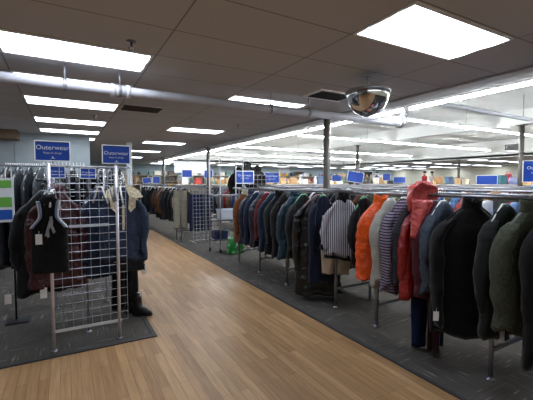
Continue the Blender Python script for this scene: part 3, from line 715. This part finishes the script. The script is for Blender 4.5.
for x in (-.1, .62):
    m = MB(); m.tube([(x, .02, 1.62), (x, 1.23, 1.62)], .012, 8)
    m.tube([(x, .02, 1.62), (x + (.1 if x < 0 else 0), .005, 1.62)], .01, 6); m.tube([(x, 1.23, 1.62), (x + (.1 if x < 0 else 0), 1.25, 1.62)], .01, 6); m.build('hang_bar', CHROME, t)

def size_off(z): return .004 * z
def text_mesh(s, size, mat, parent, loc, rot=(R(90), 0, 0), name='lettering'):
    cu = bpy.data.curves.new(name, 'FONT'); cu.body = s; cu.size = size; cu.align_x = 'CENTER'; cu.align_y = 'CENTER'; cu.extrude = .0006; cu.offset = -size_off(size)
    o = bpy.data.objects.new(name, cu); C.objects.link(o); dg = bpy.context.evaluated_depsgraph_get()
    me = bpy.data.meshes.new_from_object(o.evaluated_get(dg)); me.materials.clear(); me.materials.append(mat)
    bpy.data.objects.remove(o); r = bpy.data.objects.new(name, me); C.objects.link(r); r.parent = parent; r.location = loc; r.rotation_euler = rot
    return r
def sign(x, y, zc, w, h, yaw, label, texts=(), pole=None, tilt=0, frame=WHITEP, face=BLUE, fw=.008, cat='sign', name='blue_sign', group=None):
    t = thing(name, label, cat, (x, y, zc), R(yaw), group); t.rotation_euler = (0, R(tilt), R(yaw))
    m = MB(); m.box(-w / 2, w / 2, -.004, .004, -h / 2, h / 2); m.build('panel', face, t)
    m = MB()
    for a in ((-w / 2 - fw, w / 2 + fw, -h / 2 - fw, -h / 2), (-w / 2 - fw, w / 2 + fw, h / 2, h / 2 + fw)): m.box(a[0], a[1], -.008, .008, a[2], a[3])
    for a in ((-w / 2 - fw, -w / 2), (w / 2, w / 2 + fw)): m.box(a[0], a[1], -.008, .008, -h / 2, h / 2)
    m.build('frame', frame, t)
    for s, sz, dx, dz in texts: text_mesh(s, sz, PAPER, t, (dx, -.0052, dz))
    if pole:
        m = MB(); m.tube([(0, .004, -h / 2), (0, .004, -h / 2 - pole)], .006, 6); m.build('holder_stem', STEEL, t)
    return t
def mark(t, z, s=1):  # small white mark at the foot of the sign
    m = MB(); m.box(-.006 * s, .006 * s, -.0058, -.0045, z - .006 * s, z + .006 * s); m.box(-.02 * s, .02 * s, -.0058, -.0045, z - .012 * s, z - .0095 * s); m.build('small_mark', PAPER, t)
s = sign(-.095, 3.84, 1.885, .27, .17, 0, 'blue Outerwear sign above the left corner of the grid display', (('Outerwear', .058, 0, .03), ('Ropa de abrigo', .024, 0, -.018)), .03); mark(s, -.058)
s = sign(.447, 3.82, 1.872, .245, .17, 0, 'blue Outerwear sign on the right post of the grid display', (('Outerwear', .05, 0, .012), ('Ropa de abrigo', .022, 0, -.03)), .03); mark(s, -.066)
sign(-.09, 5.0, 1.72, .17, .13, 0, 'small blue sign seen through the top left of the wire grid', (('Outerwear', .03, 0, .01),), None)
sign(.25, 5.0, 1.71, .16, .12, 0, 'small blue sign seen through the top middle of the wire grid', (('Outerwear', .03, 0, .01),), None)
m = MB()
t = thing('sign_stand', 'row of white wire sign holders on top of the grid display', 'sign holder', (-.13, 3.9, 1.752))
m.box(-.05, .3, -.01, .01, .0, .012); 
for i in range(12): m.tube([(-.04 + .03 * i, 0, 0), (-.04 + .03 * i, .0, .035)], .004, 5)
m.build('wire_rack', WHITEP, t)

# garments on the left display
LH = 'hangers on the grid display'
def gl(name, label, cat, x, y, yaw, L, w, sl, col, z=1.6, hc='clear', **k):
    hanger((x, y, z), R(yaw), hc, '%s hanger under the %s' % (hc, label.split(' hanging')[0]), LH, max(.15, round(w - .11, 2)))
    return garment(name, label, cat, (x, y, z), yaw, L, w, sl, col, **k)
gl('coat', 'long black coat hanging at the left of the grid display', 'coat', -.2, 4.34, 8, 1.1, .31, .66, (17, 19, 20), z=1.56, seed=31, d=.08, sr=.07, tags=((-.33, -.1, -1.05, 1.6),))
gl('puffer_jacket', 'burgundy quilted puffer jacket behind the wire grid', 'jacket', -.08, 4.1, 0, 1.02, .3, .68, (54, 16, 24), z=1.58, fab='nylon', quilt=.15, d=.09, seed=32, sr=.072, collar=fabric((70, 24, 32), 'nylon'), tags=((-.13, -.1, -1.0, 1.7), (-.1, -.13, -.55, 1)))
gl('jacket', 'blue denim jacket behind the middle of the wire grid', 'jacket', .3, 4.12, 0, .95, .25, .6, (40, 50, 70), z=1.56, fab='denim', seed=33, tags=((.14, -.1, -.75, 1),))
dj = gl('denim_jacket', 'denim jacket with a cream fleece collar hanging right of the grid', 'jacket', .53, 4.06, -6, .84, .285, .66, (50, 60, 80), z=1.6, hc='white', fab='denim', seed=34, d=.08, sr=.068, pockets=True, zipper=CLAMPM)
cf = fabric((206, 194, 166), 'fleece')
m = MB()   # broad notched fleece collar folded out over the shoulders
for s in (-1, 1):
    pts = [(s * .03, -.03), (s * .09, -.035), (s * .16, -.09), (s * .2, -.16), (s * .13, -.17), (s * .12, -.27), (s * .07, -.32), (s * .05, -.28), (s * .06, -.15), (s * .035, -.09)]
    fr = [(x, -.098 + .05 * (z > -.1), z) for x, z in pts]; bk = [(x, -.06 + .05 * (z > -.1), z) for x, z in pts]
    m.loft([fr, bk], True, 0, False)
m.build('collar', cf, dj)
m = MB(); m.bevbox(-.012, .012, -.105, -.09, -.78, -.24, .003); m.build('fleece_facing', cf, dj)
gl('jacket', 'dark grey long jacket hanging behind the denim jacket', 'jacket', .58, 4.38, -4, 1.02, .27, .66, (34, 36, 42), z=1.6, seed=35, tags=((.2, -.08, -.98, 1.6),))
trousers('trousers', 'black trousers hanging to the floor behind the denim jacket', 'trousers', (.6, 4.55, 1.3), 0, 1.24, .15, (15, 16, 20), seed=36, flare=.2)
gl('coat', 'black coat hanging deep inside the grid display', 'coat', -.1, 4.62, 0, .95, .27, .6, (24, 24, 28), seed=37)
gl('jacket', 'dark blue jacket hanging deep inside the grid display', 'jacket', .35, 4.7, 0, .95, .25, .6, (28, 34, 50), seed=38)
gl('shirt', 'navy shirt hanging at the rear of the grid display', 'shirt', .6, 4.85, 0, .9, .27, .6, (30, 36, 52), seed=39)
for i, (x, y, z) in enumerate([(-.12, 3.80, 1.6), (-.1, 3.79, 1.58), (.42, 3.78, 1.62), (.46, 3.77, 1.6), (.36, 3.79, 1.61), (.29, 3.8, 1.6)]):
    hanger((x, y, z), R(60 + 14 * i), 'white' if i % 2 else 'clear', 'empty hanger bunched on the front of the wire grid', 'empty hangers on the wire grid', .12)
# black boots standing on the carpet
def boot(x, y, rz, label):
    t = thing('boot', label, 'boot', (x, y, .006), R(rz), 'black boots by the grid display')
    m = MB(); m.loft([[(r * math.cos(a) + ox, ry * math.sin(a) + oy, z) for a in [2 * PI * k / 16 for k in range(16)]] for z, r, ry, ox, oy in ((.015, .045, .12, 0, -.05), (.05, .045, .115, 0, -.05), (.08, .042, .09, 0, -.03), (.11, .042, .055, 0, 0), (.2, .045, .05, 0, .005), (.27, .05, .055, 0, .01))]); m.build('shaft', fabric(K, 'leather'), t)
    m = MB(); m.loft([[(.048 * math.cos(a), .125 * math.sin(a) - .05, z) for a in [2 * PI * k / 16 for k in range(16)]] for z in (0, .016)]); m.build('sole', BLACKP, t)
boot(.72, 4.4, 60, 'black boot on the carpet corner under the denim jacket')
boot(.66, 4.56, 62, 'black boot standing behind the other at the grid display')

# sleeveless jersey on the front of the grid
hanger((-.13, 3.74, 1.56), 0, 'white', 'white hanger holding the black sleeveless jersey', LH, .11)
JY = thing('sports_jersey', 'black sleeveless jersey with white and blue armhole trim on the wire grid', 'jersey', (-.135, 3.74, 1.56), R(-6))
nz = 22; nx = 15; m = MB()
JL = .8
def jw(z):  # half width and armhole cut
    if z > -.14: return .055 + (.1 - .055) * (z + .1) / -.04 if z < -.1 else .055
    if z > -.36: return .085 - .012 * math.sin((-.14 - z) / .22 * PI) + .055 * max(0, (-.27 - z) / .09) ** 1.3
    return .142 + .01 * (-.36 - z) / .5
rings = []
for j in range(nz + 1):
    z = -.07 - (.78 - .07) * j / nz; w = jw(z); d = .028 + .02 * min(1, -z)
    rings.append([(w * math.cos(2 * PI * i / 24), d * math.copysign(abs(math.sin(2 * PI * i / 24)) ** .6, math.sin(2 * PI * i / 24)) * (1 + .12 * math.sin(5 * 2 * PI * i / 24 + 2 * z)) , z + (.035 * (abs(math.cos(2 * PI * i / 24)) ** 2 - .6) if j == 0 else 0)) for i in range(24)])
m.loft(rings); m.build('body', fabric((18, 18, 20)), JY)
for s in (-1, 1):
    for nm, off, mt in (('white_trim', 0, PAPER), ('blue_trim', .013, plain('trim_blue_grey', (110, 130, 165), .7))):
        m = MB(); pts = []
        for k in range(11):
            z = -.13 - .24 * k / 10; pts.append((s * (jw(z) - .002 - off), -.026 - off * .6, z))
        for a, b in zip(pts, pts[1:]):
            m.add([(a[0] - .008, a[1] - .012, a[2]), (a[0] + .008, a[1] - .012, a[2]), (b[0] + .008, b[1] - .012, b[2]), (b[0] - .008, b[1] - .012, b[2]),
                   (a[0] - .008, a[1] + .02, a[2]), (a[0] + .008, a[1] + .02, a[2]), (b[0] + .008, b[1] + .02, b[2]), (b[0] - .008, b[1] + .02, b[2])],
                  [(0, 1, 2, 3), (4, 7, 6, 5), (0, 3, 7, 4), (1, 5, 6, 2), (0, 4, 5, 1), (3, 2, 6, 7)])
        m.build(nm, mt, JY)
lg = plain('grey_print', (150, 152, 158), .7); m = MB()
def poly(m, pts, y0, y1):
    n = len(pts); m.add([(x, y0, z) for x, z in pts] + [(x, y1, z) for x, z in pts], [tuple(range(n)), tuple(range(2 * n - 1, n - 1, -1))] + [(i, i + n, (i + 1) % n + n, (i + 1) % n) for i in range(n)])
for pts in ([(.012, -.27), (.028, -.265), (.03, -.29), (.012, -.30)], [(.008, -.30), (.034, -.295), (.03, -.35), (.05, -.41), (.036, -.42), (.016, -.36), (-.004, -.40), (-.016, -.44), (-.03, -.44), (-.012, -.37)], [(-.02, -.39), (.0, -.395), (.004, -.45), (-.012, -.455)]):
    poly(m, pts, -.062, -.03)
m.build('printed_emblem', lg, JY)
price_tag(JY, -.075, -.062, -.42, 1.5)

# plastic covered garments behind the display, with their rail
t = thing('clothing_rack', 'white topped rack of plastic covered garments behind the black coat', 'clothing rack', (-.62, 5.3, 0))
m = MB(); m.tube([(-.5, 0, 1.8), (1.42, 0, 1.8)], .012, 8); m.build('hang_rail', STEEL, t)
for x in (-.5, 1.42):
    m = MB(); m.tube([(x, 0, .03), (x, 0, 1.8)], .014, 8); m.build('upright', STEEL, t)
    m = MB(); m.box(x - .015, x + .015, -.25, .25, .005, .03); m.build('foot_bar', STEEL, t)
m = MB()
for i in range(26): m.tube([(.0 + i * .022, 0, 1.81), (.0 + i * .022, 0, 1.83)], .008, 5)
m.build('hanger_clips', WHITEP, t)
for i in range(15):
    g = random.Random(i); x = -.95 + i * .115; c = (34, 35, 40) if i > 8 else [(58, 62, 66), (46, 48, 52), (74, 78, 82), (40, 42, 46)][i % 4]
    t = thing('garment_bag', 'grey plastic garment bag behind the black coat' if i < 9 else 'dark garment cover seen behind the top of the wire grid', 'garment bag', (x, 5.3, 1.8), R(70), 'plastic garment bags on the left rack' if i < 9 else 'dark covers behind the wire grid')
    m = MB(); rings = []
    for j in range(14):
        f = j / 13; w = .05 + .2 * min(1, f * 6); rings.append([(w * math.cos(a), (.02 + .03 * min(1, f * 5)) * (1 + .35 * math.sin(6 * a + i + 3 * f)) * math.sin(a), -.02 - 1.2 * f) for a in [2 * PI * k / 26 for k in range(26)]])
    m.loft(rings); m.build('cover', fabric(c, 'plastic'), t)

# green, white and blue poster stand at the left edge
t = thing('poster_stand', 'white framed poster of green, white and blue blocks at the left edge', 'poster', (-.6, 4.9, 0))
m = MB(); m.box(-.14, .09, -.01, .01, 1.15, 1.645); m.build('panel', PAPER, t)
for z0, z1, c, nm in ((1.535, 1.62, (104, 170, 72), 'green'), (1.32, 1.43, (96, 160, 66), 'green'), (1.18, 1.29, (26, 84, 176), 'blue')):
    m = MB(); m.box(-.13, .07, -.013, -.0101, z0, z1); m.build('%s_block' % nm, plain('poster_' + nm, c, .5), t)
m = MB(); m.tube([(.07, .025, .02), (.07, .025, 1.5)], .01, 8); m.build('stand_pole', BLACKP, t)
m = MB(); m.box(-.02, .2, -.12, .12, .005, .02); m.build('stand_base', BLACKP, t)
for i in range(4):
    m = MB(); m.tube([(-.1 + .055 * i, .05, 1.6), (-.1 + .055 * i, .05, 1.74), (-.1 + .055 * i, 0.02, 1.77)], .005, 5); m.tube([(-.1 + .055 * i, .05, 1.6), (-.1 + .055 * i, .015, 1.6)], .005, 5); m.build('wire_hook', WHITEP, t)
g = random.Random(9)
rack(-1.6, -1.0, 6.1, 8.4, 6.4, 8.1, RH, 'chrome rack in the far left corner', 'left racks')
for i in range(12):
    simple(g.choice((0, 1, 12, 2)), 1, (-1.0, 6.3 + .16 * i, RH), 0, 'dark garment on the rack in the far left corner', 'dark garments in the far left corner')

# ------------------------------------------------------------------ blue department signs
OW = (('Outerwear', .085, 0, .05), ('Ropa de abrigo', .04, 0, -.03))
sign(4.39, 9.0, 1.735, .5, .32, -10, 'blue Outerwear sign in front of the pile of black coats', OW, .3, fw=.02)
sign(5.57, 9.5, 1.73, .46, .3, -10, 'blue Outerwear sign just right of the black coat pile', OW, .3, fw=.01)
for i, (x, y, z, w, h, yaw, tl_, l) in enumerate([
    (3.65, 12, 1.89, .34, .24, 0, 0, 'blue sign before the white banner, left of the second column'),
    (4.42, 12, 1.88, .3, .26, 0, 0, 'blue sign seen behind the second column'),
    (2.7, 14, 1.66, .3, .2, 0, -8, 'small blue sign left of the thin far column'),
    (3.05, 14, 1.68, .26, .24, 0, 0, 'small blue sign right above the far trousers rack'),
    (9.15, 14, 1.62, .45, .22, -15, 0, 'small blue sign under the orange posters'),
    (10.3, 12, 1.77, .4, .26, -20, 0, 'blue sign just right of the nearest column'),
    (7.6, 8, 1.75, .46, .3, -35, 9, 'tilted blue sign beneath the slim grey column'),
    (13.4, 12, 1.84, .36, .3, -30, 0, 'narrow blue sign beside the far window'),
    (14.3, 12, 1.7, .55, .28, -35, 0, 'wide blue sign left of the red raincoat hood'),
    (10.95, 6, 1.66, .52, .26, -55, 0, 'blue sign with a white frame before the cream wall')]):
    sign(x, y, z, w, h, yaw, l, (), .15, tl_, fw=.012)
s = sign(5.0, 2.13, 1.73, .32, .25, -50, 'large blue sign cut by the right edge of the picture', (('Outerwear', .055, 0, .04), ('Ropa de abrigo', .026, 0, -.02)), .13)
t = thing('plastic_bag', 'light blue folded fabric on the rail at the right edge', 'fabric', (4.85, 1.98, RH + .016))
m = MB(); g = random.Random(2)
m.loft([[(w * math.cos(a) * (1 + .08 * math.sin(5 * a + z * 30)), .07 * math.sin(a), z) for a in [2 * PI * k / 24 for k in range(24)]] for z, w in ((0, .1), (.03, .16), (.07, .15), (.10, .12), (.12, .06))], M=T(0, 0, 0, R(-45))); m.build('folded_cloth', fabric((110, 150, 215)), t)

# pile of black coats on a tall grid
t = thing('wire_grid_panel', 'pale wire grid stand under the black coat pile', 'grid panel', (4.75, 9.1, 0))
grid_mesh(.95, 1.7, .1, .13, .006, T(-.3, 0, 0)).build('wire_grid', STEEL, t)
m = MB(); 
for x in (-.3, .65): m.box(x - .02, x + .02, -.3, .3, .005, .03)
m.build('base_foot', STEEL, t)
for i, (x, y, z, w, L, l) in enumerate([(4.3, 9.25, 2.02, .3, .75, 'black plush coat at the left of the high black pile'), (4.62, 9.3, 2.19, .3, .8, 'black plush coat at the top of the high black pile'), (4.95, 9.3, 2.08, .28, .8, 'black plush coat at the right of the high black pile')]):
    garment('plush_coat', l, 'coat', (x, y, z), -20, L, w, .55, (16, 15, 17), fab='fleece', seed=120 + i, d=.12, quilt=.2, sr=.08, hood=(.9, .06, fabric((18, 17, 19), 'fleece')), group='black plush coats piled high')

# ------------------------------------------------------------------ things on the far side
t = thing('wall_banner', 'pale blue white banner hanging before the far wall left of the second column', 'banner', (6.12, 19.3, 2.43))
m = MB(); m.box(-.96, .96, -.015, .015, -.32, .3); m.build('sheet', plain('banner_sheet', (232, 238, 252), .6, vary=.1, scale=6), t)
m = MB(); m.tube([(-1, 0, .31), (1, 0, .31)], .015, 6); m.build('top_rod', WHITEP, t)
PC = [(226, 160, 60), (230, 226, 214), (214, 120, 60), (236, 190, 90), (190, 80, 50), (240, 236, 224)]
for i in range(6):
    x = 15.1 + i * .47
    t = thing('wall_poster', 'orange and cream poster on the far wall right of the black coat pile', 'poster', (x, YB - .02, 1.95), 0, 'orange posters on the far wall')
    m = MB(); m.box(-.22, .22, -.015, .015, -.3, .3); m.build('sheet', plain('poster_%d' % i, PC[i], .6), t)
    m = MB(); m.lathe([(.13, -.001), (.12, .004)], 16, 0, T(0, -.016, 0, 0, R(90))); m.build('printed_disc', plain('poster_disc_%d' % i, PC[(i + 2) % 6], .6), t)
t = thing('wall_sign', 'white board high on the far wall above the orange posters', 'sign', (15.2, YB - .02, 2.5)); m = MB(); m.box(-.5, .5, -.015, .015, -.3, .3); m.build('board', PAPER, t)
m = MB(); m.box(-.53, .53, -.02, .0, -.33, -.3); m.box(-.53, .53, -.02, .0, .3, .33); m.build('frame', WHITEP, t)
t = thing('wall_sign', 'brown framed opening on the far wall beside the white board', 'sign', (16.6, YB - .02, 2.28)); m = MB(); m.box(-.5, .5, -.015, .015, -.14, .14); m.build('board', plain('brown_board', (96, 74, 52), .6), t)

# wall shelving along the back with boxed goods, and gondolas with goods on top
def shelf(x, y, w, d, h, n, rz, label, group):
    t = thing('shelving_unit', label, 'shelves', (x, y, 0), R(rz), group)
    for s in (-1, 1):
        m = MB(); m.box(s * w / 2 - .02, s * w / 2 + .02, -d / 2, d / 2, .005, h); m.build('side_panel', plain('shelf_grey', (170, 166, 158), .6), t)
    for i in range(n):
        z = .1 + (h - .12) * i / (n - 1); m = MB(); m.box(-w / 2 + .021, w / 2 - .021, -d / 2, d / 2, z, z + .02); m.build('shelf_board', plain('shelf_cream', (206, 198, 182), .6), t)
    m = MB(); m.box(-w / 2 + .021, w / 2 - .021, d / 2 - .012, d / 2 - .002, .1, h); m.build('back_panel', plain('shelf_back', (150, 142, 130), .7), t)
    return t
sh = shelf(3.6, 23.6, 1.9, .5, 2.05, 6, 0, 'tall cream shelving unit against the far wall', 'wall shelving units')
for i in range(1, 12): dup(sh, (3.6 + 1.95 * i, 23.6, 0), 0)
GD = [((196, 160, 116), 'tan'), ((170, 130, 90), 'brown'), ((224, 214, 196), 'cream'), ((120, 100, 84), 'dark brown'), ((90, 110, 140), 'blue'), ((170, 60, 54), 'red'), ((230, 230, 232), 'white'), ((60, 62, 66), 'black'), ((214, 168, 70), 'yellow'), ((110, 140, 130), 'green')]
def lid(w, d, h, i, name, label, cat, loc, grp):
    t = thing(name, label, cat, loc, 0, grp); m = MB(); m.bevbox(-w / 2, w / 2, -d / 2, d / 2, 0, h, .008); m.build('carton', plain('goods_' + GD[i][1], GD[i][0], .6), t)
    m = MB(); m.bevbox(-w / 2 - .006, w / 2 + .006, -d / 2 - .006, d / 2 + .006, h * .75, h + .004, .004); m.build('lid', plain('goods_' + GD[i][1], GD[i][0], .6), t); return t
def vase(r, h, i, label, loc, grp):
    t = thing('vase', label, 'vase', loc, 0, grp); m = MB(); m.lathe([(r * .6, 0), (r, h * .3), (r * .9, h * .55), (r * .4, h * .8), (r * .55, h)], 14); m.build('vessel', plain('goods_' + GD[i][1], GD[i][0], .35), t); return t
bx = [lid(.32, .28, .22, i, 'storage_box', '%s box on the far wall shelves' % GD[i][1], 'box', (0, 0, 0), '%s boxes on the far wall shelves' % GD[i][1]) for i in range(10)]
vs_ = [vase(.09, .26, i, '%s vase on the far wall shelves' % GD[i][1], (0, 0, 0), '%s vases on the far wall shelves' % GD[i][1]) for i in range(10)]
used = set(); g = random.Random(33)
def put(o, loc, sc, label=None, group=None):
    if o.name not in used and label is None:
        used.add(o.name); o.location = loc; o.scale = sc; return
    dup(o, loc, 0, label, group, sc)
pk = [0, 0, 0, 1, 2, 2, 3, 8, 6, 4, 5, 7, 9]
for k in range(12):
    for lvl in (3, 4, 5):
        z = .1 + 1.93 * lvl / 5 + .021; x = 3.6 + 1.95 * k - .8
        while x < 3.6 + 1.95 * k + .8:
            i = g.choice(pk); o = (bx if g.random() < .65 else vs_)[i]; s = g.uniform(.75, 1.35)
            put(o, (x + .02, 23.55, z), (s, 1, g.uniform(.7, 1.25))); x += .34 * s + g.uniform(.02, .2)
for o in bx + vs_:
    if o.name not in used: bpy.data.batch_remove(list(o.children) + [o])

# assorted displays above the back racks (each stands on a shelf unit of its row)
sh2 = shelf(6.6, 15.5, 1.6, .5, 1.5, 4, 0, 'low cream shelving unit behind the racks', 'mid shelving units')
for x, y in ((8.8, 15.8), (11, 15.8), (13.2, 15.5), (17.2, 12.8), (15.4, 14.5), (19.5, 12.2), (16.2, 8.2), (18.2, 8.2), (17.9, 5.6), (20.2, 10), (1.9, 15.6), (0.1, 15.6), (4.9, 15.5), (14.9, 4.4)): dup(sh2, (x, y, 0), 0)
ZS = 1.505
def pot(x, y, h, c, label, cat='vase', seed=1):
    t = thing('ornament', label, cat, (x, y, ZS)); m = MB(); g = random.Random(seed)
    m.lathe([(.08, 0), (.13, h * .25), (.12, h * .45), (.05, h * .62), (.09, h * .8), (.07, h * .95), (.01, h)], 16); m.build('body', plain('ornament_%s' % label[:12], c, .5), t)
    m = MB(); m.lathe([(.1, 0), (.11, .02), (.08, .03)], 16); m.build('base', DARK, t)
def tub(x, y, w, h, c, label): tote(x - w / 2, x + w / 2, y - .15, y + .15, ZS, ZS + h, plain('tub_%s' % label[:14], c, .5), label)
def mannequin(x, y, c, label):
    t = thing('mannequin_torso', label, 'mannequin', (x, y, ZS)); m = MB()
    m.loft([[(w * math.cos(a), d * math.sin(a), z) for a in [2 * PI * k / 18 for k in range(18)]] for z, w, d in ((0, .15, .1), (.12, .13, .09), (.3, .19, .11), (.4, .18, .09), (.44, .06, .06), (.5, .05, .05))]); m.build('torso', fabric(c), t)
    m = MB(); m.lathe([(.01, .66), (.07, .63), (.085, .57), (.06, .5), (.03, .48)], 16); m.build('head', plain('mannequin_skin', (200, 170, 150), .5), t)
    m = MB(); m.lathe([(.02, .69), (.08, .66), (.09, .6)], 16); m.build('cap', DARK, t)
mannequin(17.2, 12.75, (150, 44, 48), 'display figure in dark red beside the wide blue sign')
mannequin(17.9, 12.8, (200, 180, 176), 'pale display figure with a black cap before the cream wall')
mannequin(15.4, 14.5, (40, 60, 110), 'display figure in blue on a mid shelf')
tub(16.0, 8.2, .5, .38, (60, 110, 120), 'teal tub above the red raincoat')
bag(17.0, 8.4, ZS, .18, .12, .45, plain('red_bag', (190, 50, 60), .5), 'red bag right of the teal tub before the cream wall', 7)
tub(18.0, 8.0, .6, .3, (130, 140, 180), 'lavender blue tub right of the red bag')
bag(16.6, 8.0, ZS, .25, .12, .28, plain('lavender_bag', (150, 156, 200), .5), 'lavender bag in front of the red bag', 8)
bag(18.4, 7.95, ZS, .2, .12, .3, fabric((22, 26, 44)), 'navy bag at the right of the lavender tub', 9)
tub(17.5, 5.6, .6, .25, (160, 180, 215), 'pale blue tub left of the white framed blue sign')
pot(18.3, 5.6, .5, (120, 124, 126), 'grey ornament right of the white framed blue sign', seed=4)
pot(14.7, 4.4, .35, (130, 132, 130), 'short grey ornament beside the far right column', seed=5)
pot(15.2, 4.4, .42, (180, 180, 176), 'pale ornament beside the far right column', seed=6)
tub(19.4, 12.2, .6, .3, (90, 110, 160), 'blue tub far behind the red hood')
more = [(13.6, 9.2), (15.4, 9.6), (13.9, 6.2), (15.6, 6.3), (17.2, 3.6), (19.4, 4.2), (20.6, 7.2), (14.4, 12.4), (9.0, 13.9), (11.2, 13.9), (6.9, 13.8), (22, 5)]
for x, y in more: dup(sh2, (x, y, 0), 0)
g = random.Random(77)
for x, y in [(6.6, 15.5), (8.8, 15.8), (11, 15.8), (13.2, 15.5), (15.4, 14.3), (20.2, 10), (1.9, 15.6), (.1, 15.6), (4.9, 15.5), (14.9, 4.4), (19.5, 12.2), (17.9, 5.6)] + more:
    for k in range(5):
        i = g.choice(pk); o = dup((bx if k % 2 else vs_)[i] if (bx if k % 2 else vs_)[i].name in bpy.data.objects else bx[0], (x - .62 + .31 * k, y - .02, ZS), 0, '%s goods standing on a low shelving unit' % GD[i][1], '%s goods on the low shelving units' % GD[i][1], (.85, .85, g.uniform(.7, 1.7)))

# ------------------------------------------------------------------ camera, world, view
cam = bpy.data.cameras.new('camera'); co = bpy.data.objects.new('camera', cam); C.objects.link(co)
cam.sensor_width = 36; cam.lens = 355 / 533 * 36; cam.clip_end = 100
co.location = (0, 0, 1.6); co.rotation_euler = (R(90) - math.atan(18 / 355), 0, R(-29.5))
sc = bpy.context.scene; sc.camera = co
w = bpy.data.worlds.new('world'); sc.world = w; w.use_nodes = True
w.node_tree.nodes['Background'].inputs[0].default_value = (.5, .52, .55, 1); w.node_tree.nodes['Background'].inputs[1].default_value = .02
sc.view_settings.view_transform = 'Standard'; sc.view_settings.look = 'None'; sc.view_settings.gamma = 1; sc.view_settings.exposure = .88
sc.view_settings.use_curve_mapping = False
